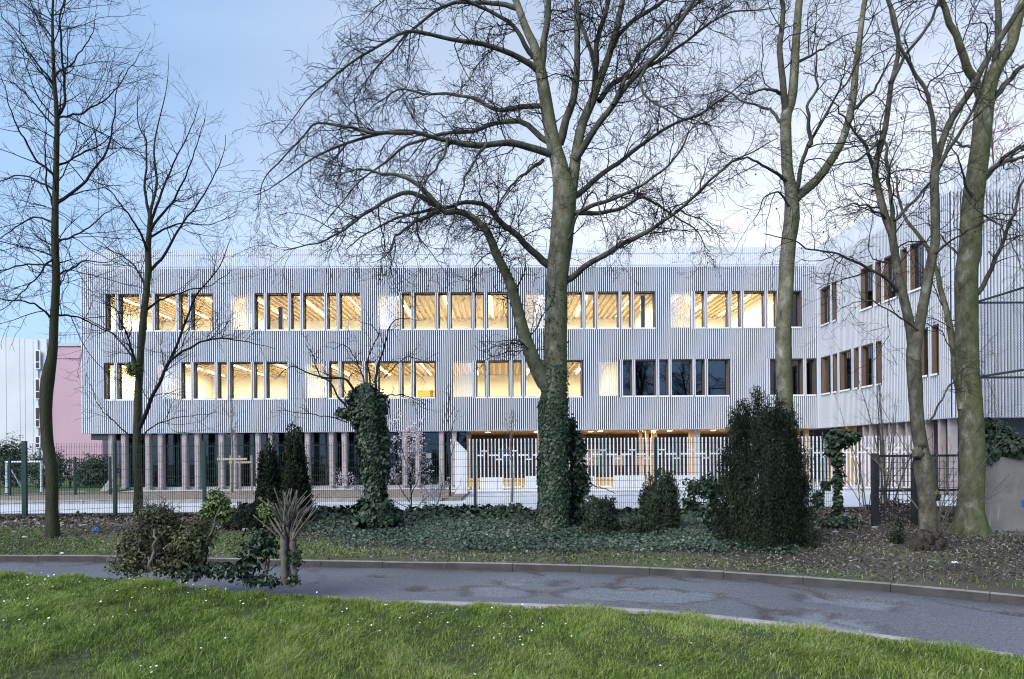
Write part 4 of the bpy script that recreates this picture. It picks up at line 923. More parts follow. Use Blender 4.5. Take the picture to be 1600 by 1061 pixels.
# ---- the big plane tree in the middle
PL = [dict(per_m=4.2, L=(.6, 2.1), N=9, wig=.24, up=-.01, rmax=.014, rr=.5, t0=.12, trunk=.25, ang=(25, 70)),
      dict(per_m=7.4, L=(.3, .95), N=6, wig=.32, up=-.02, rmax=.0085, rr=.65, rtip=.0045, ang=(25, 75)),
      dict(per_m=7.0, L=(.12, .42), N=4, wig=.36, up=-.03, rmax=.0058, rr=.8, rtip=.0042, ang=(25, 80), shrink=.2)]
trunk = [(864, 832), (864, 800), (865, 700), (866, 600), (868.5, 500), (870, 450), (872, 425), (878, 360), (882, 310), (878, 280), (872, 250), (864, 220), (855, 170), (845, 113), (836, 75), (822, 45), (806, 0)]
tr_ = [25, 22, 20, 19, 17.5, 17, 17.5, 18, 18.5, 15, 12.5, 11, 10, 9, 7, 6, 5, 4, 3]
limbs = [
 ([(886, 330), (893, 290), (900, 245), (909, 196), (928, 151), (940, 117), (955, 75), (973, 0)], 11, 5, .5),
 ([(874, 225), (887, 181), (900, 132), (902, 57), (902, 0)], 7, 4.5, -.8),
 ([(845, 116), (848, 90), (851, 60), (857, 22), (858, 0)], 6.5, 5, .3),
 ([(926, 162), (929, 130), (931, 100), (933, 75), (951, 0)], 5.2, 4.5, -.6, .28),
 ([(936, 132), (930, 105), (921, 75), (909, 41), (900, 0)], 4, 3, .3, .3),
 ([(862, 608), (845, 588), (830, 552), (815, 512), (806, 470), (795, 435), (777, 400), (762, 362), (739, 339), (720, 329), (694, 331), (679, 313), (656, 290), (626, 275), (596, 272), (566, 264), (520, 275)], 14, 1.5, -2.2),
 ([(682, 321), (641, 302), (611, 309), (570, 335), (513, 373), (475, 385), (440, 392)], 4.5, 1.2, -.8, -1.4),
 ([(685, 330), (645, 350), (622, 369), (607, 396), (590, 410)], 4, 1.2, -1.0, -1.4),
 ([(857, 414), (838, 396), (818, 380), (800, 362), (777, 339), (754, 317), (725, 315), (700, 326), (660, 330), (600, 352), (540, 390)], 6.5, 1.2, -1.6),
 ([(868, 243), (849, 237), (800, 222), (739, 226), (694, 219), (641, 207), (604, 207), (551, 222), (494, 245), (445, 279), (400, 302)], 6.5, 1.0, -2.6),
 ([(858, 222), (841, 211), (819, 192), (800, 190), (769, 192), (739, 204), (702, 207), (641, 226), (604, 253), (566, 279), (530, 320), (500, 360)], 5, 1.0, 1.8),
 ([(645, 208), (581, 207), (532, 196), (490, 194), (468, 219), (415, 279), (400, 330)], 3.5, 1.0, -.7, -1.6),
 ([(852, 175), (845, 166), (800, 170), (777, 171), (739, 155), (702, 147), (664, 147), (626, 139), (590, 160), (560, 190)], 4.5, 1.0, 2.2),
 ([(842, 112), (820, 98), (800, 85), (750, 68), (728, 64), (687, 58), (641, 49), (596, 68), (551, 98), (510, 128), (470, 170), (440, 210)], 5, 1.0, -2.0),
 ([(812, 14), (766, 4), (702, 8), (664, 30), (634, 57), (604, 90), (570, 130), (545, 170)], 4.2, 1.0, 1.4),
 ([(835, 90), (800, 40), (760, 15), (700, -10), (640, -20), (590, 10), (560, 40)], 4.2, 1.0, -1.4),
 ([(898, 250), (905, 241), (932, 200), (966, 151), (1011, 102), (1056, 45), (1086, 0)], 6, 3, -1.2),
 ([(893, 310), (904, 302), (943, 271), (988, 237), (1041, 200), (1094, 177), (1139, 147), (1185, 110)], 5, 1.2, 2.0),
 ([(888, 338), (898, 332), (951, 313), (1007, 286), (1045, 256), (1071, 219), (1094, 185), (1120, 150)], 4, 1.0, -1.8),
 ([(886, 336), (900, 334), (966, 328), (1003, 307), (1026, 320), (1056, 339), (1086, 362), (1110, 395)], 4.5, 1.0, 1.2),
 ([(882, 440), (900, 428), (933, 404), (975, 380), (1003, 366), (1056, 332), (1094, 298), (1132, 260), (1177, 237), (1215, 215)], 5.5, 1.2, -2.2),
 ([(936, 158), (958, 132), (1011, 106), (1064, 72), (1124, 26), (1158, 17), (1215, 15)], 4.5, 1.2, 1.6, .26),
 ([(956, 76), (966, 55), (988, 34), (1041, 0)], 3.6, 3, -.6, .4),
 ([(1011, 104), (1000, 130), (1015, 155), (1050, 178), (1090, 190), (1130, 205)], 2.8, .9, -.6, -.8),
 ([(958, 164), (975, 130), (1000, 85), (1060, 30), (1110, -10)], 3.2, 2, 1.0, -.5),
 ([(872, 400), (900, 345), (925, 300), (940, 340), (950, 390)], 2.6, .9, -1.4),
 ([(848, 250), (820, 270), (790, 300), (770, 345), (740, 385)], 2.8, .9, -1.8),
 ([(700, 215), (690, 250), (660, 290), (640, 330), (600, 365)], 2.6, .9, -1.0, -1.2),
 ([(760, 225), (735, 262), (720, 300), (705, 350), (690, 395)], 2.4, .8, -.8, -1.0),
]
tree('plane_tree', 'largest bare plane tree, its trunk clothed in ivy, before the middle of the facade', 14.7, (864, 832), trunk, tr_, limbs, PL, M['bark_plane'], M['bark_limb'], seed=3, balls=260,
     ivy=[dict(n=9500, t0=0, t1=.215, taper=.35, lift=.042, size=(.035, .075), seed=4), dict(n=2600, t0=.13, t1=.27, taper=.6, lift=.03, size=(.03, .06), seed=5), dict(n=700, t0=.2, t1=.40, taper=1.4, lift=.02, size=(.025, .05), seed=6)])

# ---- slender plane behind the yew
PS = [dict(per_m=3.0, L=(.5, 1.9), N=8, wig=.28, up=-.01, rmax=.013, rr=.5, t0=.2, trunk=.15, ang=(25, 75)),
      dict(per_m=5.6, L=(.3, .9), N=6, wig=.32, up=-.02, rmax=.008, rr=.6, ang=(25, 75)),
      dict(per_m=6.4, L=(.1, .4), N=4, wig=.38, up=-.02, rmax=.0055, rr=.8, rtip=.004, ang=(25, 80), shrink=.2)]
trunk = [(1240, 836), (1236, 780), (1230, 690), (1225.6, 621), (1224, 560), (1224, 516), (1228.7, 440), (1231.7, 380), (1237, 340), (1236, 300), (1230, 264), (1228, 207), (1229, 177), (1238, 151), (1243, 75), (1249, 0)]
tr_ = [16, 14, 13, 12.3, 12, 11.5, 11.2, 11.3, 11.5, 9.5, 8.5, 8.3, 8.3, 7, 6.2, 5.5, 4, 3]
limbs = [
 ([(1230, 185), (1227, 160), (1221, 113), (1220, 60), (1222.6, 0)], 6, 4.5, -.5),
 ([(1237, 318), (1249, 305), (1275, 283), (1302, 245), (1320.6, 207), (1331, 162), (1333, 132), (1343, 57), (1351, 0)], 8, 5, .7),
 ([(1241, 310), (1245, 294), (1258, 234), (1287, 181), (1324, 128), (1350, 80)], 4.2, 1.5, -1.2),
 ([(1262, 228), (1266, 219), (1262, 166), (1275, 139), (1277, 75), (1290, 40)], 3.5, 1.2, -.6, -.6),
 ([(1232, 285), (1210, 268), (1170, 250), (1140, 255), (1110, 290)], 3, 1.0, -1.2),
 ([(1229, 200), (1200, 170), (1165, 160), (1130, 140), (1095, 150)], 3, 1.0, 1.2),
 ([(1228, 150), (1205, 140), (1175, 145), (1150, 175)], 3.4, 1.0, -.6),
 ([(1334, 170), (1365, 140), (1395, 90), (1420, 60)], 3, 1, -1.0),
 ([(1240, 100), (1280, 80), (1320, 55), (1345, 50)], 2.6, .9, .9),
 ([(1236, 330), (1215, 300), (1195, 310), (1175, 350)], 2.2, .8, -1.0),
]
tree('plane_tree', 'slender pale plane tree forking high up, its foot hidden behind the big dark yew', 13.2, (1240, 836), trunk, tr_, limbs, PS, M['bark_plane'], M['bark_limb'], seed=5, balls=70, ivy=[dict(n=1400, t0=.02, t1=.2, taper=.3, lift=.04, seed=6)])

# ---- the knotty young plane with a swollen foot
trunk = [(1450, 858), (1450, 830), (1450, 800), (1449, 770), (1447, 745), (1443, 722), (1440, 702), (1434, 665), (1430, 620), (1428, 585), (1428, 549), (1436, 516), (1444, 470), (1455, 410), (1461, 377), (1460, 302), (1461, 262), (1471, 226), (1486, 188), (1520, 136), (1539, 98), (1577, 38), (1600, 5)]
tr_ = [17, 13, 12, 13, 15, 14, 10, 10, 10, 10.5, 10.3, 7.8, 7.2, 7, 6.5, 6, 6, 5, 5, 4.8, 4.4, 4, 3.5, 2.5, 2]
limbs = [
 ([(1428, 565), (1424, 520), (1411, 461), (1399, 404), (1396, 370), (1381, 332), (1370, 290), (1366, 264), (1372, 238), (1381, 211), (1388, 170), (1392, 132), (1405, 75), (1400, 30), (1388, 0)], 8.5, 3.5, .8),
 ([(1401, 412), (1397, 370), (1396, 339), (1390, 290), (1386, 245), (1383, 205)], 5, 3, -.5, .3),
 ([(1367, 268), (1362, 250), (1351, 230), (1324, 188), (1283, 139)], 3.4, 1.0, -.8, .5),
 ([(1461, 262), (1460, 211), (1456, 170), (1430, 109), (1407, 72), (1395, 40), (1385, 0)], 4.2, 2.2, -.8),
 ([(1462, 262), (1471, 253), (1498, 211), (1524, 166), (1543, 98), (1543, 40), (1520, 36), (1500, 45)], 3.6, 1.2, -1.2),
 ([(1412, 462), (1405, 455), (1378, 433), (1351, 418), (1315, 401), (1275, 390), (1231, 373), (1195, 366)], 3.2, 1.2, -1.4, .2),
 ([(1398, 345), (1440, 300), (1470, 255), (1500, 180), (1520, 120)], 2.8, 1, 1.2),
 ([(1390, 130), (1420, 80), (1450, 40), (1470, 0)], 3, 2, -1),
 ([(1380, 215), (1340, 250), (1300, 260), (1270, 290)], 2.6, .9, -1.2, .4),
 ([(1455, 400), (1490, 375), (1530, 350), (1570, 330)], 2.4, .9, -1.2),
 ([(1388, 345), (1350, 320), (1310, 325), (1280, 345)], 2.2, .8, -1.2, .3),
 ([(1436, 520), (1400, 490), (1350, 470), (1300, 490)], 2.0, .7, -.9),
 ([(1452, 660), (1480, 610), (1520, 560), (1560, 520)], 1.8, .7, -.7),
]
t5, W5, R5 = tree('plane_tree', 'knotty forked young plane tree with a burl halfway and a dark swollen foot', 11.5, (1450, 858), trunk, tr_, limbs, PS, M['bark_knotty'], M['bark_limb'], seed=7, balls=50, lumps=.07, Nt=90)
M['burl'] = bark('burl_bark', ((.022, .018, .014), (.05, .042, .033), (.10, .088, .07)), 12, .9, 40, (1, 1, 1))
r5 = np.random.default_rng(8)                                                    # burls and knots
for px, py, q in ((1437, 848, 12), (1446, 853, 10), (1458, 853, 12), (1467, 849, 11), (1440, 838, 9), (1462, 837, 8.5), (1429, 855, 8), (1475, 856, 8), (1450, 842, 11), (1434, 708, 9), (1446, 715, 8), (1457, 745, 6), (1459, 770, 7), (1456, 782, 6), (1441, 697, 6), (1466, 777, 4.5)):
    c = P(px, py, 11.42 if py < 830 else 11.36); a = np.linspace(0, math.pi, 7); b_ = np.arange(10) / 10 * 2 * math.pi
    rr = q * 11.4 / FPX * (1 + .18 * r5.normal(size=(7, 10)))
    V = c + np.stack([rr * np.sin(a)[:, None] * np.cos(b_), rr * .8 * np.sin(a)[:, None] * np.sin(b_), rr * np.cos(a)[:, None] * np.ones(10)], -1)
    ii = np.arange(70).reshape(7, 10); F = np.stack([ii[:-1], np.roll(ii[:-1], -1, 1), np.roll(ii[1:], -1, 1), ii[1:]], -1).reshape(-1, 4)
    np_mesh('burl', V.reshape(-1, 3), F, M['burl'] if q < 7 or py > 830 else M['bark_knotty'], t5, smooth=True)

# ---- the thick plane at the right
trunk = [(1516, 834), (1516, 815), (1517, 790), (1518, 740), (1519, 700), (1516, 640), (1512, 561), (1510, 470), (1511, 410), (1515, 396), (1520, 320), (1532, 226), (1539, 158), (1548, 125), (1563, 96), (1580, 70), (1600, 0)]
tr_ = [31, 22, 18.5, 17.5, 17.5, 16.5, 16, 15.5, 15.5, 15.5, 15, 13.5, 13, 11, 9, 8.5, 7.5, 6, 5]
limbs = [
 ([(1538, 160), (1524, 132), (1509, 102), (1490, 45), (1471, 0)], 7.5, 5, -.8),
 ([(1550, 120), (1555, 94), (1558, 50), (1558, 0)], 6, 5, .9),
 ([(1504, 640), (1497, 610), (1490, 558), (1483, 500), (1471, 455), (1462, 419), (1441, 377), (1415, 339), (1404, 302), (1400, 270)], 7.5, 2.5, 1.2),
 ([(1514, 470), (1521, 467), (1541, 440), (1556, 404), (1568, 380), (1585, 320), (1600, 279), (1630, 230)], 4.5, 2.0, -1.0),
 ([(1526, 290), (1535, 283), (1558, 260), (1600, 245), (1650, 230)], 5, 2, .8),
 ([(1530, 278), (1539, 271), (1562, 256), (1577, 241), (1600, 226), (1640, 200)], 5, 2, -.9),
 ([(1542, 165), (1554, 151), (1577, 124), (1600, 102), (1650, 70)], 6, 3, .6),
 ([(1522, 318), (1505, 275), (1495, 240), (1480, 215)], 2.6, 1, -1.0),
 ([(1512, 410), (1480, 380), (1450, 350), (1420, 355)], 2.2, .8, 1.4),
 ([(1528, 232), (1500, 225), (1470, 205), (1440, 205)], 2.6, .9, 1.2),
 ([(1520, 330), (1560, 350), (1590, 400), (1600, 440)], 2.0, .8, -1.0),
 ([(1575, 355), (1590, 330), (1610, 320)], 2.0, .8, -.6, -.8),
]
tree('plane_tree', 'thick straight plane tree with a flared foot beside the concrete wall', 13.2, (1516, 834), trunk, tr_, limbs, PS, M['bark_mossy'], M['bark_limb'], seed=9, balls=60)

# ---- dark swaying tree at the left edge
LT = [dict(per_m=4.4, L=(.7, 2.4), N=9, wig=.14, up=.015, rmax=.016, rr=.5, t0=.08, trunk=.9, ang=(35, 75), shrink=.45),
      dict(per_m=4.2, L=(.3, .9), N=6, wig=.18, up=.03, rmax=.0075, rr=.6, ang=(25, 60)),
      dict(per_m=5.4, L=(.1, .38), N=4, wig=.22, up=.03, rmax=.0055, rr=.8, rtip=.004, ang=(25, 65), shrink=.2)]
trunk = [(82, 842), (81.5, 800), (81, 740), (78, 715), (74, 690), (71.5, 651), (72, 621), (75, 591), (79, 570), (83, 543), (84.5, 500), (87.5, 440), (86, 380), (86.5, 320), (88.6, 226), (88.6, 177), (84, 113), (82, 38), (83, 0)]
tr_ = [10.5, 8.8, 8.6, 8.4, 8.3, 8.5, 9, 9.5, 8, 6.5, 6, 5.6, 5.2, 4.6, 3.8, 3.4, 2.6, 1.9, 1.6, 1.2, .8]
limbs = [
 ([(87, 322), (90, 317), (124, 290), (162, 241), (177, 188), (183, 140), (190, 110)], 2.8, .9, .6),
 ([(86, 330), (79, 313), (72, 279), (71, 220), (72, 162)], 1.8, .8, -.4),
 ([(88.6, 184), (101, 166), (100, 113), (94, 57), (99, 0)], 2.2, 1.2, .5),
 ([(88.6, 188), (94, 185), (151, 166), (181, 140), (222, 79)], 1.9, .7, -.9),
 ([(88, 435), (81, 415), (45, 413), (0, 424), (-60, 450)], 2.0, .7, .6),
 ([(88, 432), (93, 430), (130, 409), (163, 410), (200, 395)], 1.8, .7, -.8),
 ([(84, 500), (60, 478), (30, 470), (0, 467), (-50, 460)], 1.9, .7, -1.0),
 ([(85, 490), (121, 497), (166, 516), (200, 540)], 1.9, .7, .8),
 ([(87, 350), (60, 340), (30, 350), (-20, 390)], 1.9, .7, 1.0),
 ([(88, 275), (50, 240), (15, 165), (0, 110)], 2.2, .8, -.7),
 ([(88, 300), (40, 275), (0, 283), (-50, 300)], 1.9, .7, .8),
 ([(88, 260), (130, 240), (170, 215), (205, 180)], 1.8, .7, 1.0),
 ([(87, 380), (130, 360), (170, 330), (205, 315)], 1.8, .7, -1.2),
 ([(88, 200), (50, 160), (20, 130), (-20, 120)], 1.7, .7, 1.0),
 ([(85, 130), (50, 90), (25, 50), (0, 20)], 1.6, .7, -.8),
 ([(84, 120), (115, 95), (140, 60), (150, 20)], 1.6, .7, -.8),
 ([(83, 60), (60, 30), (45, 0)], 1.3, .8, .6),
 ([(86, 400), (50, 440), (10, 480), (-30, 495)], 1.6, .6, -1.4),
 ([(84, 470), (95, 445), (110, 420), (140, 400)], 1.4, .6, 1.4),
]
tree('bare_tree', 'dark slim bare tree with a kinked trunk in front of the pink and white houses', 14.0, (82, 842), trunk, tr_, limbs, LT, M['bark_dark'], M['twig'], seed=11, lumps=.02)

# ---- the vase-shaped tree behind the fence at the left
VT = [dict(per_m=3.2, L=(.6, 1.9), N=8, wig=.14, up=.05, rmax=.014, rr=.5, t0=.15, trunk=.2, ang=(25, 60)),
      dict(per_m=4.2, L=(.3, .85), N=6, wig=.2, up=.04, rmax=.0075, rr=.6, ang=(25, 60)),
      dict(per_m=5.2, L=(.1, .4), N=4, wig=.25, up=.02, rmax=.006, rr=.8, rtip=.0044, ang=(25, 65), shrink=.2)]
trunk = [(216, 812), (216, 760), (214, 700), (216, 621), (219, 560), (222, 520), (225, 490), (229, 455), (232, 415), (231, 395), (233, 365), (235, 331), (245, 286), (241, 226), (260, 139), (264, 83)]
tr_ = [7.5, 6.2, 6.0, 5.8, 5.4, 5.2, 5, 4.8, 4.6, 4.4, 3.8, 2.4, 1.8, 1.2, .6, .2]
limbs = [
 ([(231, 400), (226, 380), (211, 350), (181, 309), (143, 275)], 2.4, .8, -1.4),
 ([(233, 350), (233.7, 339), (226, 294), (229, 226), (215, 188), (215, 132)], 2.6, .7, .8),
 ([(236, 350), (241, 335), (271, 256), (298, 203), (313, 158)], 2.4, .7, 1.0),
 ([(236, 360), (245, 345), (271, 313), (294, 264), (312, 210), (320, 185)], 2.4, .7, -1.2),
 ([(233, 425), (245, 412), (256, 400), (286, 347), (313, 313), (347, 249), (352, 211)], 2.6, .7, .8),
 ([(216, 672), (220, 664), (238, 621), (265, 561), (290, 504), (305, 465), (340, 420), (362, 370)], 3.6, .9, -1.6),
 ([(262, 568), (268, 562), (302, 540), (347, 528), (398, 537), (430, 545)], 2.4, .7, -1.0, -.8),
 ([(215, 585), (211, 561), (197, 520), (184, 492), (176, 480), (150, 470)], 2.4, .7, -1.2),
 ([(215, 580), (208, 561), (185, 530), (163, 513), (130, 495), (100, 480)], 2.0, .6, .8),
 ([(225, 490), (250, 470), (290, 455), (330, 445), (365, 420)], 2.0, .6, 1.2),
 ([(219, 690), (240, 665), (290, 650), (340, 645)], 1.3, .5, -.8),
 ([(212, 690), (190, 670), (160, 640), (140, 600)], 1.2, .5, -.8),
 ([(229, 450), (205, 410), (170, 390), (145, 380)], 2.0, .7, 1.2),
 ([(236, 370), (280, 350), (330, 350), (372, 330)], 1.8, .6, 1.6),
]
t2, W2, _ = tree('bare_tree', 'vase-shaped bare tree behind the green fence, left in front of the school', 18.9, (216, 812), trunk, tr_, limbs, VT, M['bark_dark'], M['twig'], seed=13, lumps=.02)
g = Geo(); blob(g, P(208, 576, 18.6), (.17, .17, .19), 900, (.05, .09), 5, 'oval', shell=.2)
o = g.build('mistletoe', M['bush_light'], smooth=False); tag(o, 'round green mistletoe clump in the fork of the vase-shaped tree', 'mistletoe')

# ================================================================== SHRUBS
def shrub(name, label, base_pt, cat, group=None): return thing(name, label, cat, base_pt, group=group)
def stems(t, pts_list, m, name='stem', K=6, N=16, wob=.012, seed=0):
    for i, (pts, r0, r1) in enumerate(pts_list):
        W = resample(np.array(pts, float), N); k = np.random.default_rng(seed + i).normal(size=(N, 3)) * wob; k[0] = 0
        V, F = tubes((W + k)[None], np.linspace(r0, r1, N)[None], K); np_mesh(name, V, F, m, t, smooth=True)
def fol(t, m, blobs, kind='stuff', name='foliage'):
    g = Geo()
    for b in blobs: blob(g, *b[:5], **b[5]) if len(b) > 5 else blob(g, *b)
    return g.build(name, m, t, smooth=False, kind=kind)

# ivy-clad dead tree
Yt = 15.0
pi = G(585, 836, .09); t = shrub('ivy_tree', 'dead tree wrapped in dark ivy with bare crooked branches above', (P(585, 800, Yt)[0], Yt, .05), 'tree')
cl = resample(np.array([P(588, 836, Yt), P(586, 780, Yt), P(583, 730, Yt), P(578, 680, Yt), P(573, 640, Yt), P(571, 600, Yt)]), 30); rc = np.interp(np.linspace(0, 1, 30), [0, .3, .5, .62, .8, .95, 1], [.14, .13, .15, .21, .29, .16, .05])
V, F = tubes(cl[None], np.linspace(.14, .07, 30)[None], 10); np_mesh('trunk', V, F, M['bark_dark'], t, smooth=True)
g = Geo(); ivy_on(g, cl, rc, 7500, (.045, .095), .085, 21); ivy_on(g, cl, rc * .6, 3500, (.05, .1), .05, 22)
blob(g, P(588, 806, Yt - .1), (.52, .45, .36), 3800, (.07, .12), 23, 'ivy', shell=.5); blob(g, P(545, 645, Yt), (.28, .25, .13), 500, (.06, .1), 24, 'ivy', shell=.2); blob(g, P(600, 700, Yt), (.14, .2, .5), 700, (.06, .1), 25, 'ivy')
blob(g, P(560, 622, Yt), (.22, .2, .22), 700, (.06, .11), 26, 'ivy', shell=.3); blob(g, P(592, 632, Yt), (.18, .2, .3), 700, (.06, .11), 27, 'ivy', shell=.3)
g.build('ivy', M['ivy'], t, smooth=False, kind='stuff')
bl = [([(578, 640), (587, 615), (590, 576), (605, 531), (608, 513), (617, 500), (641, 495)], .035, .008, .6), ([(565, 640), (545, 594), (520, 590), (496, 588), (475, 580), (455, 572), (430, 590)], .035, .006, -.8),
      ([(560, 655), (536, 630), (515, 597), (500, 590), (490, 560), (480, 540)], .028, .006, -.3), ([(585, 625), (615, 616), (640, 620), (665, 632)], .022, .006, .4), ([(572, 610), (560, 570), (540, 540), (520, 545)], .02, .005, .5),
      ([(580, 610), (575, 560), (590, 520), (560, 500)], .02, .005, -.5), ([(545, 660), (510, 650), (470, 645), (430, 640)], .014, .005, -.5), ([(600, 590), (630, 560), (650, 560), (680, 575)], .016, .005, .4)]
LPs, LRs = [], []
for pts, r0, r1, dY in bl:
    W, _ = limb_world(pts, Yt, dY, 1, 1, 24, wob=.02, seed=len(pts), extend=False); ra = np.linspace(r0, r1, 24); V, F = tubes(W[None], ra[None], 6); np_mesh('branch', V, F, M['twig'], t, smooth=True); LPs.append(W); LRs.append(ra)
g = Geo(); A, B_, ln = grow(np.stack(LPs), np.stack(LRs), 9, .2, 1, (.3, 1.0), (30, 70), 7, .25, .03, .5, .012, .004, .4, seed=31); g.tube(A, B_, 3)
A2, B2, ln = grow(A, B_, 4, .2, 1, (.12, .45), (30, 75), 5, .3, .02, .6, .007, .0035, .3, seed=32); g.tube(A2, B2, 3); g.build('twigs', M['twig'], t, smooth=False, kind='stuff')

# yews and conifers: sheaves of leafy sprays, each hanging or rising along its own line
def sprays(t, m, c, rx, ry, h, n_s, per, size, seed, prof, hang=True, splay=.0, thick=.06, jag=.12, z_in=0.):
    r = np.random.default_rng(seed); g = Geo(); pos, nr, ax, sz, tn = [], [], [], [], []
    us = np.linspace(0, 1, 60); pv = prof(us)
    for i in range(n_s):
        th = r.uniform(0, 6.283); q = math.sqrt(r.uniform(.12, 1)) if r.uniform() < .75 else r.uniform(.9, 1.08); lob = 1 + .11 * math.sin(4 * th + seed) + .10 * math.sin(9 * th + 2 * seed)
        ok = us[pv * 1.02 >= q * .98] if (pv * 1.02 >= q * .98).any() else us[:2]
        top = max(.15, min(1.0, ok.max() + r.normal() * jag * .5)) * h; ln = h * r.uniform(.16, .42); zt = r.uniform(min(ln, top) * .7, top) if r.uniform() < .72 else top; zb = max(z_in, zt - ln)
        k = per; v = r.uniform(0, 1, k); o_ = np.array((math.cos(th), math.sin(th), 0.))
        rad_q = q * lob * (.93 + .10 * (1 - v)) + (splay * v if not hang else 0)
        cx = c[0] + rx * rad_q * o_[0]; cy = c[1] + ry * rad_q * o_[1]; z = c[2] + zt - (zt - zb) * (1 - v if not hang else v)
        w = thick * (.35 + .65 * np.sin(np.clip(v, .04, 1) * math.pi) ** .7); d = r.normal(size=(k, 3)) * w[:, None] * np.array((.6, .6, .5))
        p = np.stack([cx, cy, z], 1) + d; pos.append(p)
        nr.append(o_ * .7 + d * 6 + r.normal(size=(k, 3)) * .45 + np.array((0, 0, .25))); ax.append(d * 7 + o_ * .35 + np.array((0, 0, -.8 if hang else .9)) + r.normal(size=(k, 3)) * .35)
        sz.append(r.uniform(*size, k)); tn.append(np.clip(r.uniform(.05, .7) + r.normal(0, .16, k) + .25 * (v - .4), 0, 1))
    g.add(*leaves(np.concatenate(pos), np.concatenate(nr), np.concatenate(ax), np.concatenate(sz), np.concatenate(tn), 'lance')); g.build('foliage', m, t, smooth=False, kind='stuff')
def core(t, c, h, r0, m=None):
    V, F = tubes(resample(np.array([(c[0], c[1], 0.0), (c[0] + .03, c[1], h * .5), (c[0], c[1], h)]), 12)[None], np.linspace(r0, .02, 12)[None], 8); np_mesh('trunk', V, F, M['bark_dark'], t, smooth=True)
Yw = 11.9; cw = P(1194, 858, Yw); t = shrub('yew', 'huge dark yew with drooping tufted sprays standing before the slender plane trunk', (cw[0], Yw, .05), 'yew')
core(t, (cw[0], Yw), 2.4, .16)
pw = lambda u: np.interp(u, [0, .12, .3, .5, .68, .82, .92, 1], [.96, 1.0, 1.02, .98, .84, .64, .42, .12])
sprays(t, M['yew'], (cw[0], Yw, .06), .66, .66, 2.74, 460, 150, (.028, .06), 41, pw, thick=.085, jag=.10)
for k, (px, py, w_) in enumerate(((1184, 578, .085), (1160, 594, .07), (1143, 612, .07), (1207, 590, .08), (1228, 608, .07), (1172, 600, .07), (1138, 644, .075), (1240, 640, .075), (1248, 690, .08), (1134, 700, .08))):
    q = P(px, py, Yw); sprays(t, M['yew'], (q[0], Yw - .05 + .1 * math.sin(k * 2.), q[2] - .9), .10, .12, .92, 12, 110, (.028, .055), 43 + k, lambda u: np.interp(u, [0, .5, 1], [1.25, .8, .15]), thick=w_, jag=.1)
def conifer(label, px, py_t, py_b, w_px, Y, seed, dens=90, m='yew', sz=(.028, .06), prof=None, name='yew', cat='conifer', hang=False, splay=.12, thick=.055):
    b_ = P(px, py_b, Y); top = P(px, py_t, Y)[2]; wd = w_px * Y / FPX / 2; t = shrub(name, label, (b_[0], Y, .05), cat); h = top - .05
    core(t, (b_[0], Y), h * .85, .05)
    sprays(t, M[m], (b_[0], Y, .05), wd * .88, wd * .88, h, dens, 110, sz, seed, prof or (lambda u: np.interp(u, [0, .1, .35, .7, .9, 1], [.9, 1, .95, .62, .34, .08])), hang=hang, splay=splay, thick=thick, jag=.16); return t
cp_ = lambda u: np.interp(u, [0, .1, .3, .6, .8, .93, 1], [1, 1.05, .95, .66, .40, .18, .05])
conifer('narrow dark columnar yew, left and lower one of a touching pair', 421, 656, 802, 38, 16.6, 51, 300, sz=(.05, .10), thick=.06, splay=.02, prof=cp_)
conifer('narrow dark columnar yew, right and taller one of a touching pair', 461, 648, 812, 48, 16.2, 52, 400, sz=(.05, .10), thick=.06, splay=.02, prof=cp_)
bp_ = lambda u: np.interp(u, [0, .15, .55, .85, 1], [.62, .95, 1.0, .62, .2])
conifer('small bushy conifer right of the ivy covered plane trunk', 938, 774, 842, 42, 13.9, 53, 130, 'conifer', (.04, .085), bp_, 'conifer', splay=.45, thick=.075)
conifer('taller grey green bushy conifer between the plane trunk and the big yew', 1031, 736, 830, 46, 14.3, 54, 210, 'conifer', (.04, .085), bp_, 'conifer', splay=.4, thick=.08)
conifer('lowest spreading conifer between the two bushy conifers', 1000, 808, 842, 44, 13.8, 55, 46, 'conifer', (.04, .085), bp_, 'conifer', splay=.6, thick=.07)
conifer('low dark rounded yew behind the pollarded stump', 392, 784, 822, 70, 15.6, 56, 80, 'yew', (.035, .07), lambda u: np.interp(u, [0, .3, .7, 1], [1, 1, .75, .25]), splay=.3)

def leafy(name, label, Y, base_px, cat, m, blobs, stem=(), seed=0, shape='oval', sm='bark_dark'):
    q = P(base_px[0], base_px[1], Y); t = shrub(name, label, (q[0], Y, .05), cat)
    if stem: stems(t, [([P(a, b_, Y + dy) for a, b_, dy in s[0]], s[1], s[2]) for s in stem], M[sm], seed=seed)
    fol(t, M[m], [(P(px, py, Y + dy), (rx * Y / FPX, rx * Y / FPX * .9, rz * Y / FPX), n, sz, seed + i, dict(shape=shape, shell=.25, rough=.3)) for i, (px, py, rx, rz, n, sz, dy) in enumerate(blobs)])
    return t
leafy('ivy_bush', 'dark ivy bush leaning against the right side of the ivy covered plane trunk', 15.1, (902, 820), 'bush', 'ivy', [(900, 700, 14, 28, 1100, (.06, .1), 0), (903, 750, 17, 35, 1500, (.06, .1), 0), (902, 797, 17, 22, 900, (.06, .1), 0), (893, 668, 7, 16, 300, (.05, .09), 0)],
      [([(902, 822, 0), (900, 760, 0), (898, 690, 0)], .05, .02), ([(908, 765, 0), (930, 760, -.3), (960, 770, -.5)], .02, .008)], 61, 'ivy')
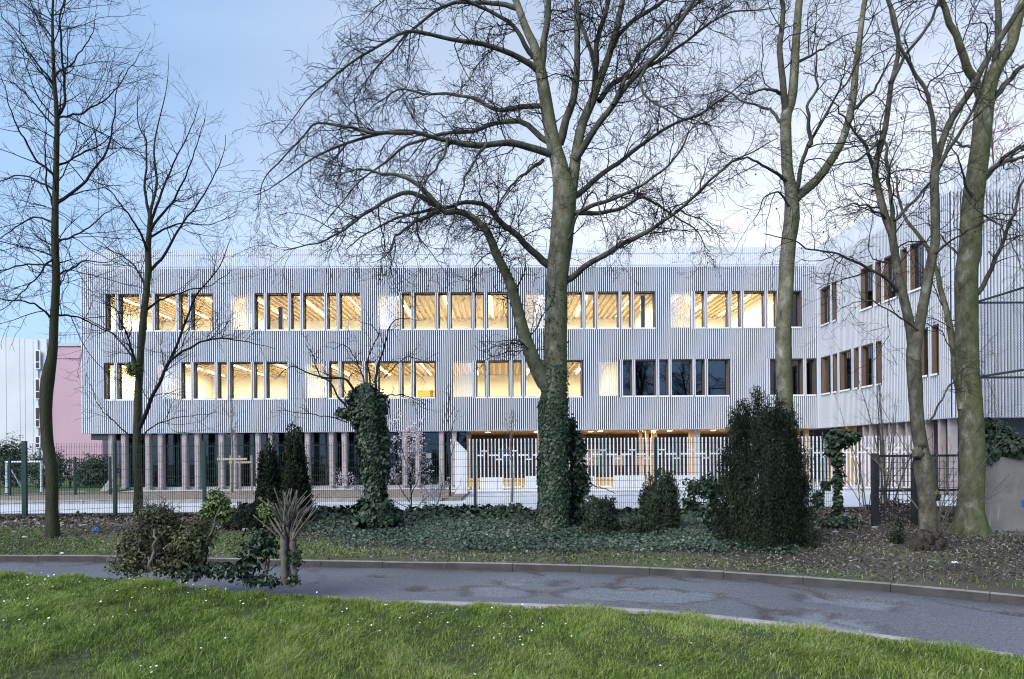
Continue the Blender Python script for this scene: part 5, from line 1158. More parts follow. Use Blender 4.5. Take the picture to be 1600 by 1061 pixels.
leafy('laurel', 'glossy laurel bush with broad leaves beside the left of the big yew', 13.2, (1110, 826), 'bush', 'laurel', [(1088, 762, 20, 16, 380, (.06, .10), .2), (1112, 765, 17, 22, 600, (.08, .13), 0), (1115, 800, 20, 22, 800, (.07, .12), 0), (1080, 785, 14, 10, 160, (.07, .12), .2)],
      [([(1112, 826, 0), (1108, 780, 0), (1085, 752, .2)], .025, .008), ([(1114, 826, 0), (1116, 780, 0), (1112, 745, 0)], .02, .008)], 62)
leafy('ivy_post', 'crooked ivy covered stem arching like a hook between the yew and the iron gate', 14.6, (1312, 812), 'bush', 'ivy', [(1312, 685, 22, 14, 900, (.06, .1), 0), (1300, 700, 11, 14, 350, (.06, .1), 0), (1308, 718, 10, 16, 420, (.05, .09), 0), (1310, 750, 7, 22, 360, (.05, .09), 0), (1309, 785, 7, 22, 340, (.05, .09), 0), (1336, 682, 9, 7, 160, (.05, .09), 0), (1290, 758, 8, 8, 130, (.05, .09), 0), (1278, 780, 9, 14, 240, (.05, .09), 0), (1310, 815, 34, 10, 700, (.05, .09), 0)],
      [([(1312, 820, 0), (1309, 770, 0), (1310, 720, 0), (1306, 700, 0), (1315, 682, 0), (1336, 678, 0)], .04, .012), ([(1309, 745, 0), (1290, 760, 0), (1276, 800, 0)], .02, .012)], 63, 'ivy')
# the brown-green thicket in the foreground and its lighter neighbour
Yf = 8.2
t = leafy('thicket', 'scraggly brown green thicket with a twisted pale stem at the lawn edge', Yf, (245, 902), 'bush', 'bush', [(217, 850, 30, 30, 3000, (.025, .055), 0), (258, 832, 36, 38, 3800, (.025, .055), .1), (298, 850, 32, 36, 3000, (.025, .055), 0), (240, 805, 30, 18, 1700, (.025, .05), 0), (205, 880, 34, 20, 1100, (.025, .055), -.1), (270, 880, 50, 20, 1600, (.025, .055), 0), (310, 828, 26, 22, 800, (.025, .05), .2)],
      [([(242, 900, -.25), (238, 886, -.28), (234, 878, -.30), (240, 866, -.28), (242, 850, -.28), (240, 832, -.2)], .022, .012), ([(236, 880, -.28), (220, 862, -.3), (206, 856, -.3)], .010, .005), ([(256, 856, -.3), (270, 848, -.32), (276, 840, -.3)], .008, .004),
       ([(185, 855, -.3), (192, 862, -.3), (190, 840, -.3)], .006, .004), ([(211, 850, -.3), (212, 830, -.3), (216, 822, -.3)], .006, .004), ([(310, 895, 0), (318, 860, 0), (335, 820, 0), (345, 790, 0)], .02, .008)], 64, sm='twig_pale')
g = Geo(); A = resample(np.array([P(240, 898, Yf), P(240, 850, Yf), P(243, 800, Yf)]), 24)[None]; A, B_, ln = grow(A, np.full((1, 24), .02), 130, .05, 1, (.15, .42), (40, 95), 7, .25, .06, .5, .008, .003, .2, seed=65); g.tube(A, B_, 3)
A, B_, ln = grow(A, B_, 4, .3, 1, (.06, .2), (25, 70), 4, .3, .05, .6, .004, .002, .2, seed=66); g.tube(A, B_, 3); g.build('twigs', M['twig_pale'], t, smooth=False, kind='stuff')
leafy('light_bush', 'yellow green leafy shoot rising above the right end of the brown thicket', 8.4, (335, 896), 'bush', 'bush_light', [(340, 786, 20, 17, 800, (.03, .06), 0), (352, 800, 15, 14, 400, (.03, .06), 0), (325, 800, 13, 14, 300, (.03, .06), 0), (335, 776, 10, 12, 260, (.03, .06), 0)], [([(318, 890, 0), (325, 850, 0), (338, 815, 0), (345, 780, 0)], .018, .006), ([(330, 840, 0), (345, 815, 0), (358, 800, 0)], .01, .005)], 67)
leafy('low_laurel', 'low spreading dark leafy ground plant between the thicket and the pollarded stump', 8.1, (350, 908), 'bush', 'laurel', [(300, 893, 34, 9, 420, (.05, .085), 0), (352, 890, 34, 12, 480, (.045, .075), 0), (395, 905, 26, 6, 160, (.05, .085), 0), (420, 908, 26, 6, 160, (.05, .08), 0)], (), 68)
leafy('laurel', 'dark open laurel with drooping leaves just left of the pollarded stump', 8.25, (410, 908), 'bush', 'laurel', [(412, 838, 30, 12, 150, (.05, .09), 0), (395, 858, 30, 14, 150, (.05, .09), 0), (425, 855, 18, 14, 90, (.05, .09), 0), (388, 880, 20, 10, 120, (.07, .12), 0)], [([(415, 905, 0), (419, 870, 0), (412, 835, 0)], .016, .007), ([(419, 880, 0), (400, 860, 0), (380, 856, 0)], .010, .004), ([(410, 905, 0), (423, 850, 0), (426, 815, -.1)], .009, .005)], 69)
# pollarded stump with cut shoots
Ys = 8.1; qs = P(448, 912, Ys); t = shrub('pollarded_stump', 'pale pollarded shrub with a sheaf of cut bare shoots above twin stems', (qs[0], Ys, .1), 'stump')
stems(t, [([P(445, 914, Ys), P(444, 880, Ys), P(443, 850, Ys), P(446, 825, Ys)], .040, .045), ([P(459, 914, Ys), P(460, 880, Ys), P(458, 850, Ys), P(455, 825, Ys)], .036, .042), ([P(452, 914, Ys + .05), P(452, 880, Ys + .05), P(450, 830, Ys + .05)], .03, .035)], M['twig_pale'], N=18, K=10, wob=.006, seed=71)
r = np.random.default_rng(72)
for i in range(86):
    a = r.uniform(-1.25, 1.1); b0 = P(449 + a * 9 + r.normal() * 3, 845 - r.uniform(0, 30), Ys + r.normal() * .06); L = r.uniform(.24, .50); dy = r.normal() * .45
    d = norm(np.array((a * .75 + r.normal() * .12, dy, 1.0))); W = resample(np.array([b0, b0 + d * L * .5 + r.normal(size=3) * .012, b0 + d * L + r.normal(size=3) * .02 + np.array((a * .03, 0, 0))]), 8)
    V, F = tubes(W[None], np.linspace(r.uniform(.009, .015), .006, 8)[None], 6); V2 = V.reshape(8, 6, 3)
    np_mesh('shoot', V, [F, np.array([[42, 43, 44], [42, 44, 45], [42, 45, 46], [42, 46, 47]])], M['twig_pale'], t, smooth=True)
fol(t, M['bush_light'], [(P(418, 800, Ys), (.13, .12, .14), 330, (.03, .06), 73, dict(shell=.2)), (P(432, 815, Ys + .1), (.14, .1, .12), 240, (.03, .06), 74, dict(shell=.2)), (P(466, 815, Ys + .12), (.10, .1, .13), 160, (.03, .05), 75, dict(shell=.2))])
fol(t, M['ivy'], [(P(462, 870, Ys - .02), (.09, .08, .13), 130, (.03, .055), 76, dict(shell=.3, shape='ivy')), (P(458, 905, Ys - .02), (.1, .08, .06), 80, (.03, .055), 77, dict(shell=.3, shape='ivy'))])
for i, (a, b_) in enumerate((((398, 868), (433, 912)), ((392, 906), (432, 884)))):
    stems(t, [([P(*a, Ys - .12), P((a[0] + b_[0]) / 2 - 3, (a[1] + b_[1]) / 2 + 3, Ys - .12), P(*b_, Ys - .12)], .008, .006)], M['twig_pale'] if i == 0 else M['twig'], name='loose_shoot', seed=78 + i)

# blossoming plum, staked young birch and thin saplings beyond the fence
Yb = 19.3; q = P(640, 800, Yb); t = shrub('plum_tree', 'small plum tree in pale pink white blossom right of the ivy clad dead tree', (q[0], Yb, 0), 'tree')
bp = [([P(640, 806, Yb), P(642, 770, Yb), P(636, 730, Yb), P(625, 690, Yb), P(618, 660, Yb)], .02, .006), ([P(641, 780, Yb), P(655, 740, Yb + .2), P(658, 700, Yb + .3), P(650, 668, Yb + .3)], .014, .005), ([P(640, 785, Yb), P(615, 745, Yb - .2), P(600, 710, Yb - .2), P(604, 680, Yb - .2)], .014, .005), ([P(642, 765, Yb), P(645, 720, Yb - .4), P(640, 670, Yb - .4)], .013, .005), ([P(640, 795, Yb), P(600, 775, Yb), P(560, 760, Yb), P(530, 745, Yb)], .012, .004), ([P(641, 800, Yb), P(670, 775, Yb), P(690, 760, Yb)], .010, .004)]
stems(t, bp, M['twig'], K=5, seed=81); A = np.stack([resample(np.array(b[0]), 24) for b in bp]); B_ = np.stack([np.linspace(b[1], b[2], 24) for b in bp])
g = Geo(); A1, B1, ln = grow(A, B_, 24, .25, 1, (.25, .75), (25, 65), 7, .2, .08, .5, .007, .003, .3, seed=82); g.tube(A1, B1, 3); g.build('twigs', M['twig'], t, smooth=False, kind='stuff')
r = np.random.default_rng(83); ii = r.integers(0, len(A1), 2600); jj = r.integers(1, 7, 2600); pos = A1[ii, jj] + r.normal(size=(2600, 3)) * .03; pos = np.repeat(pos, 2, 0) + r.normal(size=(5200, 3)) * .016
g = Geo(); g.add(*leaves(pos, r.normal(size=(5200, 3)), r.normal(size=(5200, 3)), r.uniform(.026, .05, 5200), r.uniform(0, 1, 5200), 'petal')); g.build('blossom', M['blossom'], t, smooth=False, kind='stuff')
Yb = 30.5
def staked(label, px, top, Y, m='twig_pale', stake=True, seed=1, nbr=16, L=(.4, 1.1)):
    q = P(px, 770, Y); t = shrub('young_tree', label, (q[0], Y, .1), 'tree')
    tp = P(px + 1, top, Y); W = resample(np.array([(q[0], Y, .0), (q[0] + .03, Y, tp[2] * .35), (q[0] - .03, Y, tp[2] * .7), tp]), 24); ra = np.linspace(.05, .008, 24)
    V, F = tubes(W[None], ra[None], 7); np_mesh('trunk', V, F, M[m], t, smooth=True); g = Geo(); A, B_, ln = grow(W[None], ra[None], nbr, .35, 1, L, (20, 45), 8, .12, .12, .5, .014, .005, .5, seed=seed); g.tube(A, B_, 4)
    A, B_, ln = grow(A, B_, 4, .2, 1, (.15, .5), (20, 50), 5, .2, .05, .6, .008, .004, .4, seed=seed + 1); g.tube(A, B_, 3); g.build('twigs', M[m], t, smooth=False, kind='stuff')
    if stake:
        s = thing('tree_stake_frame', 'pale wooden stake frame holding the young tree before the dark ground floor windows', 'stake frame', (q[0], Y, .1))
        for dx, dy in ((-.45, -.3), (.45, -.3), (.75, .3), (-.2, .35)): MB().bar((q[0] + dx, Y + dy, 0), (q[0] + dx, Y + dy, 1.75), .04, 6).build('stake', M['sapwood'], s)
        MB().box(q[0] - .5, q[0] + .8, Y - .375, Y - .345, 1.55, 1.64).build('crossbar', M['sapwood'], s); MB().box(q[0] - .25, q[0] + .8, Y + .262 - .03, Y + .25, 1.4, 1.49).build('crossbar', M['sapwood'], s)
    return t
M['sapwood'] = mat('pale_sapwood', (.42, .36, .27), .7, (.5, .44, .34), 5)
staked('young pale stemmed tree tied to wooden stakes before the school ground floor', 363, 592, Yb, seed=85, nbr=26, L=(.3, .8))
staked('young bare tree standing in the drive bed just left of the white gate post', 703, 600, 27.0, 'twig', False, 87, 12, (.6, 1.6))
staked('thin pale young tree by the white bar fence, left of the big plane', 800, 650, 24.5, 'twig_pale', False, 89, 14, (.4, 1.2))
Yq = 18.2; q = P(692, 812, Yq); t = shrub('sapling', 'leaning bare sapling growing out of the ivy bank by the fence', (q[0], Yq - 1.2, .1), 'sapling')
stems(t, [([P(668, 815, Yq - 1.2), P(684, 785, Yq - 1.1), P(690, 755, Yq - 1), P(688, 730, Yq - 1)], .02, .006), ([P(684, 785, Yq - 1.1), P(710, 770, Yq - 1), P(722, 745, Yq - 1)], .009, .004)], M['twig_pale'], seed=91)
# multi-stemmed bare shrubs by the iron gate
def coppice(label, px, py, Y, n, spread, L, seed, m='twig_pale', bias=0., r0=.014):
    q = P(px, py, Y); t = shrub('bare_shrub', label, (q[0], Y, .05), 'shrub'); r = np.random.default_rng(seed); LP = []
    for i in range(n):
        a = r.uniform(-1, 1) * spread + bias; d = norm(np.array((a, r.normal() * .3, 1.))); l = r.uniform(*L); b0 = np.array((q[0] + r.normal() * .06, Y + r.normal() * .05, .05))
        W = resample(np.array([b0, b0 + d * l * .4 + r.normal(size=3) * .03, b0 + d * l + np.array((a * .35, 0, -.1 * l)) + r.normal(size=3) * .05]), 14); LP.append(W)
        V, F = tubes(W[None], np.linspace(r0 * r.uniform(.6, 1.2), .004, 14)[None], 5); np_mesh('stem', V, F, M[m], t, smooth=True)
    A = np.stack(LP); B_ = np.tile(np.linspace(r0, .004, 14), (n, 1)); g = Geo(); A1, B1, ln = grow(A, B_, 6, .25, 1, (.3, 1.1), (20, 55), 7, .14, .03, .5, .007, .003, .4, seed=seed + 1); g.tube(A1, B1, 3)
    A2, B2, ln = grow(A1, B1, 3, .2, 1, (.1, .4), (20, 55), 4, .2, .02, .6, .004, .0025, .3, seed=seed + 2); g.tube(A2, B2, 3); g.build('twigs', M[m], t, smooth=False, kind='stuff')
coppice('tall many stemmed bare shrub behind the iron gate, left of the knotty plane', 1385, 815, 16.4, 8, .22, (2.6, 4.6), 95, bias=0., r0=.028)
coppice('fan of thin pale bare stems between the two right hand plane trunks', 1462, 835, 12.6, 11, .55, (1.4, 3.1), 98, bias=.15)
coppice('spindly bare shrub in front of the wing, right of the crooked ivy stem', 1352, 818, 16.0, 6, .45, (1.6, 3.2), 101, bias=-.15, r0=.016)

# red-budded tree beyond the wing roof
M['red_twig'] = mat('reddish_twig', (.16, .06, .065), .8)
q = P(1572, 300, 42.0); t = shrub('budding_tree', 'reddish budding treetop rising above the roof behind the thick right plane', (q[0], 42.0, 0), 'tree')
tp = resample(np.array([(q[0], 42, 0), (q[0] + .2, 42, 10), P(1552, 250, 42), P(1550, 140, 42)]), 30); V, F = tubes(tp[None], np.linspace(.12, .03, 30)[None], 8); np_mesh('trunk', V, F, M['red_twig'], t, smooth=True)
g = Geo(); A, B_, ln = grow(tp[None], np.linspace(.12, .03, 30)[None], 60, .55, 1, (1.6, 3.6), (35, 75), 8, .2, -.02, .4, .05, .02, .3, seed=104); g.tube(A, B_, 4); A, B_, ln = grow(A, B_, 9, .2, 1, (.4, 1.2), (30, 70), 5, .25, -.02, .6, .025, .014, .3, seed=105); g.tube(A, B_, 3); g.build('twigs', M['red_twig'], t, smooth=False, kind='stuff')

# two bare trees behind the viewer: the dark windows mirror them
src = [o for o in bpy.data.objects if o.get('label', '').startswith('largest bare plane tree')][0]
for x, y, rz, lb_ in ((16.5, -9.0, 1.9, 'bare tree in the park behind the viewer, mirrored in the dark first-floor windows'), (24.0, -15.0, 4.2, 'farther bare tree behind the viewer, mirrored faintly beside the nearer one')):
    c_ = src.copy(); COL.objects.link(c_); c_.location = (x, y, .05); c_.rotation_euler = (0, 0, rz); c_['label'] = lb_; c_['group'] = 'park trees mirrored in the windows'
    for ch in list(src.children):
        if ch.name.startswith(('ivy', 'seed')): continue
        d_ = ch.copy(); COL.objects.link(d_); d_.parent = c_
# ================================================================== FENCES, WALL, SMALL THINGS
# green welded mesh fence
fl = [(P(-90, 700, 16.4)), (P(38, 700, 17.2)), (P(179, 700, 18.2)), (P(318.5, 700, 18.5))] + [P(318.5 + 141.2 * i, 700, 18.5) for i in range(1, 8)]
fl = [np.array((p[0], p[1], 0)) for p in fl]
gf = thing('mesh_fence', 'dark green welded wire mesh fence on slim posts running between the trees and the school', 'fence', fl[5])
for i, p in enumerate(fl):
    hw = .055 if i == 1 else .036
    MB().box(p[0] - hw, p[0] + hw, p[1] - .035, p[1] + .035, 0, 2.13).build('post', M['green_metal'], gf)
for a, b_ in zip(fl[:-1], fl[1:]):
    L = np.linalg.norm(b_ - a); ex = (b_ - a) / L; nn = np.array((-ex[1], ex[0], 0)); m_ = MB(); k = 0.06
    def wire(s0, s1, z0, z1, th):
        p = [a + ex * s0 - nn * th + np.array((0, 0, z0)), a + ex * s1 - nn * th + np.array((0, 0, z0)), a + ex * s1 + nn * th + np.array((0, 0, z0)), a + ex * s0 + nn * th + np.array((0, 0, z0))]
        m_.hexa(p + [q + np.array((0, 0, z1 - z0)) for q in p])
    while k < L - .04: wire(k - .0038, k + .0038, .14, 2.08, .0038); k += .055
    for z in np.arange(.18, 2.08, .2): wire(.04, L - .04, z - .004, z + .004, .0075)
    o = m_.build('wire_panel', M['green_metal'], gf); o['kind'] = 'stuff'
# black iron fence with thick posts at the right
ig = thing('iron_fence', 'low black iron fence with two thick posts beside the knotty plane tree', 'fence', P(1400, 822, 15.0) * np.array((1, 1, 0)))
pts = [P(1367, 760, 15.0), P(1431, 760, 15.0), P(1497, 760, 15.0)]
for p, hw, ht in ((pts[0], .062, 1.66), (pts[1], .085, 1.45)): MB().box(p[0] - hw, p[0] + hw, p[1] - .06, p[1] + .06, 0, ht).build('post', M['black_metal'], ig, bevel=.01)
for z in (1.60, .85): MB().box(pts[0][0] + .064, pts[2][0], 14.98, 15.02, z - .025, z + .025).build('rail', M['black_metal'], ig)
x = pts[0][0] + .12; m_ = MB()
while x < pts[2][0]: m_.box(x - .005, x + .005, 15.021, 15.03, .15, 1.6); x += .10
for z in np.arange(.2, 1.6, .14): m_.box(pts[0][0] + .064, pts[2][0], 15.031, 15.039, z - .005, z + .005)
o = m_.build('wire_panel', M['black_metal'], ig); o['kind'] = 'stuff'
# concrete wall
Yc = 13.75; xw = P(1532, 760, Yc)[0]; zw = P(1560, 714, Yc)[2]
M['oldwall'] = mat('stained_concrete', (.16, .145, .13), .9, (.25, .235, .215), 1.6, bump=.5, bscale=18, contrast=(.3, .7))
n_ = M['oldwall'].node_tree; bs = n_.nodes['Principled BSDF']; s_ = bs.inputs['Base Color'].links[0].from_socket                         # lime streaks and algae
tcn = n_.nodes.new('ShaderNodeTexCoord'); mp_ = n_.nodes.new('ShaderNodeMapping'); mp_.inputs['Scale'].default_value = (7, 7, .9); n_.links.new(tcn.outputs['Object'], mp_.inputs[0])
w_ = n_.nodes.new('ShaderNodeTexNoise'); w_.inputs['Scale'].default_value = 1.3; w_.inputs['Detail'].default_value = 6; n_.links.new(mp_.outputs[0], w_.inputs['Vector'])
rp_ = n_.nodes.new('ShaderNodeMapRange'); rp_.inputs['From Min'].default_value = .60; rp_.inputs['From Max'].default_value = .78; rp_.inputs['To Max'].default_value = .7; n_.links.new(w_.outputs['Fac'], rp_.inputs['Value'])
mx_ = n_.nodes.new('ShaderNodeMix'); mx_.data_type = 'RGBA'; mx_.inputs['B'].default_value = (.36, .38, .33, 1); n_.links.new(rp_.outputs[0], mx_.inputs['Factor']); n_.links.new(s_, mx_.inputs['A']); n_.links.new(mx_.outputs['Result'], bs.inputs['Base Color'])
cwl = thing('concrete_wall', 'stained old concrete wall with pale streaks behind the thick right plane', 'wall', (xw, Yc, 0))
for i, (a, b_) in enumerate(((0, 2.4), (2.404, 5.0))): MB().box(xw + a, xw + b_, Yc, Yc + .2, 0, zw - .01 * i).build('wall_section', M['oldwall'], cwl, bevel=.01)
q = P(1598, 787, Yc); m_ = MB(); m_.box(q[0] - .02, q[0] + .03, Yc - .006, Yc - .001, q[2] - .07, q[2] + .07); m_.build('paint_mark', mat('blue_paint', (.03, .10, .42), .5), cwl)
g = Geo()
for i, (px, py, rx, rz, n) in enumerate(((1556, 690, 26, 26, 1700), (1578, 700, 22, 16, 900), (1540, 705, 14, 16, 500), (1605, 705, 22, 12, 700), (1548, 665, 14, 10, 300))):
    blob(g, P(px, py, Yc + .1), (rx * Yc / FPX, .3, rz * Yc / FPX), n, (.06, .1), 110 + i, 'ivy', shell=.3)
o = g.build('wall_ivy', M['ivy'], smooth=False); tag(o, 'dark ivy spilling over the top of the stained concrete wall', 'ivy', kind='stuff')
# ball-court cage in front of the wing end
Yg = 22.0; c = P(1526, 700, Yg); zt = P(1526, 473, Yg)[2]; zm = P(1526, 590, Yg)[2]
M['cage'] = mat('dark_green_steel', (.022, .036, .038), .5)
cg = thing('court_cage', 'tall dark green wire cage of a ball court in front of the wing end', 'fence', (c[0], Yg, 0))
toward = WD * 6.0; right = EX * 5.0; c0 = np.array((c[0], Yg, 0.0))
for k_, p in enumerate((c0, c0 + right * .6, c0 + right * 1.2, c0 + toward * .55)):
    hw = .055; 
    if k_ == 3: continue
    MB().box(p[0] - hw, p[0] + hw, p[1] - hw, p[1] + hw, 0, zt + .05).build('post', M['cage'], cg)
for z in (zt, zm):
    MB().bar(c0 + np.array((.06, 0, z)), c0 + right * 1.3 + np.array((0, 0, z)), .035, 6).build('rail', M['cage'], cg)
    MB().bar(c0 + np.array((0, -.07, z + .01)), c0 + toward + np.array((0, 0, z + .01)), .035, 6).build('rail', M['cage'], cg)
def lattice(o0, d, L, name):
    Pw, Rw = [], []; st = .09; H = zt - .4; n = int((L + H) / st)
    for i in range(n):
        for sg in (1, -1):
            s0 = i * st - (H if sg == 1 else 0); a0, a1 = s0, s0 + sg * H if sg == 1 else s0 - H
            z0_, z1_ = .4, zt
            # clip to 0..L
            pa, pb = (a0, z0_), ((a0 + H) if sg == 1 else (a0 - H), z1_)
            lo, hi = 0., 1.; dx = pb[0] - pa[0]
            for bound, sgn in ((0., 1), (L, -1)):
                v0, v1 = sgn * (pa[0] - bound), sgn * (pb[0] - bound)
                if v0 < 0 and v1 < 0: lo = 2
                elif v0 < 0: lo = max(lo, -v0 / (v1 - v0))
                elif v1 < 0: hi = min(hi, v0 / (v0 - v1))
            if lo >= hi: continue
            f = lambda q: o0 + d * (pa[0] + dx * q) + np.array((0, 0, pa[1] + (pb[1] - pa[1]) * q)); Pw.append([f(lo), f(hi)])
    Pw = np.array(Pw); g = Geo(); g.tube(Pw, np.full(Pw.shape[:2], .0028), 3); g.build(name, M['cage'], cg, smooth=False, kind='stuff')
lattice(c0, EX, 5.5, 'chain_link'); lattice(c0, WD, 6.0, 'chain_link')
# far garden fence, hedge and goal on the left
M['wood_grey'] = mat('grey_board', (.30, .29, .27), .8)
def hedge(label, px0, px1, top, Y, seed, n=5200, m='hedge'):
    a, b_ = P(px0, 740, Y), P(px1, 740, Y); zt = P(px0, top, Y)[2]; t = thing('hedge', label, 'hedge', ((a[0] + b_[0]) / 2, Y, 0)); g = Geo(); k = max(2, int((b_[0] - a[0]) / 1.6)); r = np.random.default_rng(seed)
    for i in range(k):
        x = a[0] + (b_[0] - a[0]) * (i + .5) / k; hh = zt * r.uniform(.42, .56); blob(g, (x, Y + r.normal() * .3, hh), (1.15, .9, hh), n // k, (.10, .20), seed + i, 'oval', shell=.35, rough=.3)
    g.build('foliage', M[m], t, smooth=False, kind='stuff'); stems(t, [([(a[0] + (b_[0] - a[0]) * q, Y, 0), (a[0] + (b_[0] - a[0]) * q, Y, zt * .6)], .06, .02) for q in (.2, .5, .8)], M['bark_dark'], seed=seed)
hedge('tall loose green hedge in front of the white apartment block', -60, 46, 688, 40.0, 121, 7000)
hedge('lower green hedge between the pink house and the school corner', 46, 172, 708, 38.0, 122, 8000)
gl_ = thing('goal_frame', 'small white goal frame on the grass before the left hedge', 'goal', P(38, 765, 33.0) * np.array((1, 1, 0)))
p0, p1 = P(10, 762, 33.0), P(64.5, 762, 33.0); zt_ = P(38, 721.5, 33.0)[2]
for p in (p0, p1): MB().bar((p[0], 33, 0), (p[0], 33, zt_), .045, 8).build('post', M['white'], gl_)
MB().bar((p0[0] - .04, 33, zt_), (p1[0] + .04, 33, zt_), .045, 8).build('crossbar', M['white'], gl_)
for p in (p0, p1): MB().bar((p[0], 33.03, zt_), (p[0], 34.2, .03), .03, 6).build('back_stay', M['white'], gl_)
bf = thing('mesh_fence', 'farther low green mesh fence in front of the hedges at the far left', 'fence', P(90, 760, 30.0) * np.array((1, 1, 0)))
xs_ = [P(px, 740, 30.0)[0] for px in (-90, 15, 117, 172)]
for x in xs_: MB().box(x - .04, x + .04, 29.96, 30.04, 0, 1.75).build('post', M['green_metal'], bf)
m_ = MB(); x = xs_[0]
while x < xs_[-1]: m_.box(x - .004, x + .004, 29.99, 30.0, .1, 1.7); x += .11
for z in np.arange(.2, 1.7, .25): m_.box(xs_[0], xs_[-1], 29.975, 29.985, z - .006, z + .006)
o = m_.build('wire_panel', M['green_metal'], bf); o['kind'] = 'stuff'
M['lawn_far'] = mat('far_grass', (.07, .11, .03), .9, (.10, .14, .045), 2, bump=.5, bscale=20)
flat('grass_strip', [(-60, 31.0), (P(160, 750, 33)[0], 33.5), (P(160, 750, 33)[0] - 1, 60), (-60, 60)], .05, M['lawn_far'])
q = P(163, 764, 34.0); lb = MB(); lb.hexa([(q[0] - .25, 34, 0), (q[0] + .15, 34, 0), (q[0] + .15, 34.06, 0), (q[0] - .25, 34.06, 0), (q[0] + .12, 34.5, .85), (q[0] + .2, 34.5, .85), (q[0] + .2, 34.56, .85), (q[0] + .12, 34.56, .85)])
o = lb.build('leaning_board', M['wood_grey']); tag(o, 'grey pointed board leaning at the school corner column', 'board')

# ivy bank and rubble along the fence foot
def bank(name, label, cat, x0, x1, y0, y1, h, n, m, seed, size, shape):
    r = np.random.default_rng(seed); x = r.uniform(x0, x1, n); u = r.uniform(0, 1, n); y = y0 + (y1 - y0) * u; e_ = np.clip(np.minimum(x - x0, x1 - x) / .6, 0, 1)
    top = h * np.sin(u * math.pi) ** .6 * e_ * (.75 + .35 * smooth_noise(x, y, 2.2, seed) + .15 * smooth_noise(x, y, 7, seed + 1)); z = .07 + top * r.uniform(.55, 1.05, n)
    pos = np.stack([x, y, z], 1); nr = np.stack([np.zeros(n), (u - .5) * 2.2, np.ones(n)], 1) + r.normal(size=(n, 3)) * .55; g = Geo(); g.add(*leaves(pos, nr, np.array((0, -.6, -.5)) + r.normal(size=(n, 3)) * .7, r.uniform(*size, n), r.uniform(0, 1, n), shape))
    # the earth under it
    gx_, gu = np.meshgrid(np.linspace(x0, x1, 60), np.linspace(0, 1, 14), indexing='ij'); gy_ = y0 + (y1 - y0) * gu; ee = np.clip(np.minimum(gx_ - x0, x1 - gx_) / .6, 0, 1)
    gz = .05 + .75 * h * np.sin(gu * math.pi) ** .6 * ee * (.75 + .35 * smooth_noise(gx_, gy_, 2.2, seed)); ii = np.arange(60 * 14).reshape(60, 14)
    o = g.build(name, m, smooth=False, kind='stuff'); tag(o, label, cat)
    s = np_mesh('earth_bank', np.stack([gx_, gy_, gz], -1).reshape(-1, 3), np.stack([ii[:-1, :-1], ii[1:, :-1], ii[1:, 1:], ii[:-1, 1:]], -1).reshape(-1, 4), M['ground'], smooth=True); s['kind'] = 'structure'
X = lambda px, Y: P(px, 800, Y)[0]
bank('ivy_bank', 'low dark ivy bank along the fence foot left of the big plane', 'ivy', X(335, 17), X(850, 17), 16.2, 18.0, .42, 9500, M['ivy'], 131, (.07, .12), 'ivy')
bank('ivy_bank', 'low dark ivy bank along the fence foot right of the big plane', 'ivy', X(940, 17), X(1130, 17), 16.4, 18.0, .30, 2600, M['ivy'], 133, (.07, .12), 'ivy')
bank('leaf_bank', 'heap of dark dead leaves along the fence foot at the left', 'leaf litter', X(-60, 17), X(345, 17), 16.0, 17.9, .26, 6500, M['dead_leaf'], 135, (.05, .12), 'oval')
bank('leaf_bank', 'brown heap of leaves and brambles behind the iron fence at the right', 'leaf litter', X(1255, 15.6), X(1510, 15.6), 15.1, 17.0, .50, 7000, M['dead_leaf'], 137, (.05, .10), 'oval')
bank('leaf_bank', 'brown patch of dead leaves at the left foot of the big yew', 'leaf litter', X(1055, 15), X(1125, 15), 14.0, 15.2, .22, 900, M['dead_leaf'], 139, (.05, .10), 'oval')

# rubbish and stones
def rock(c, rad, seed, flatz=.6):
    bm = bmesh.new(); bmesh.ops.create_icosphere(bm, subdivisions=2, radius=1); r = random.Random(seed)
    for v in bm.verts:
        k = 1 + .22 * math.sin(v.co.x * 3 + seed) * math.cos(v.co.y * 4 + seed * 2) + r.uniform(-.10, .10); v.co = Vector((v.co.x * rad[0] * k + c[0], v.co.y * rad[1] * k + c[1], v.co.z * rad[2] * k + c[2]))
    return bm
def bm_obj(name, bm, m, parent=None):
    me = bpy.data.meshes.new(name); bm.to_mesh(me); bm.free(); me.materials.append(m); return link(name, me, parent)
M['stone'] = mat('grey_rubble', (.20, .19, .18), .9, (.30, .29, .275), 8, bump=.4)
M['paper'] = mat('white_paper', (.72, .73, .72), .7); M['tarp'] = mat('grey_plastic', (.20, .25, .25), .45, (.30, .36, .36), 4); M['bluebag'] = mat('blue_plastic', (.02, .13, .42), .4)
stones = [(1283, 815, 7, 'grey stone at the right foot of the big yew'), (1297, 822, 6, 'pale stone left of the crumpled plastic sheet'), (1306, 833, 5, 'small stone in the soil below the crumpled plastic sheet'), (1276, 827, 5, 'small stone nearest the right foot of the big yew'), (1368, 826, 5, 'flat pale stone at the foot of the left iron fence post'),
          (340, 826, 6, 'grey rubble stone behind the yellow green shoot'), (368, 826, 8, 'largest pale rubble stone by the low dark yew'), (384, 829, 5, 'small rubble stone left of the pollarded stump'), (130, 824, 6, 'grey stone left of the blue litter'), (22, 833, 5, 'pale stone at the left edge of the verge')]
for i, (px, py, s, lb_) in enumerate(stones):
    q = G(px, py, .09); k = s * q[1] / FPX; o = bm_obj('stone', rock((q[0], q[1], .09 + k * .3), (k, k * .8, k * .55), 3 * i + 1), M['stone']); tag(o, lb_, 'stone', 'loose stones on the verge')
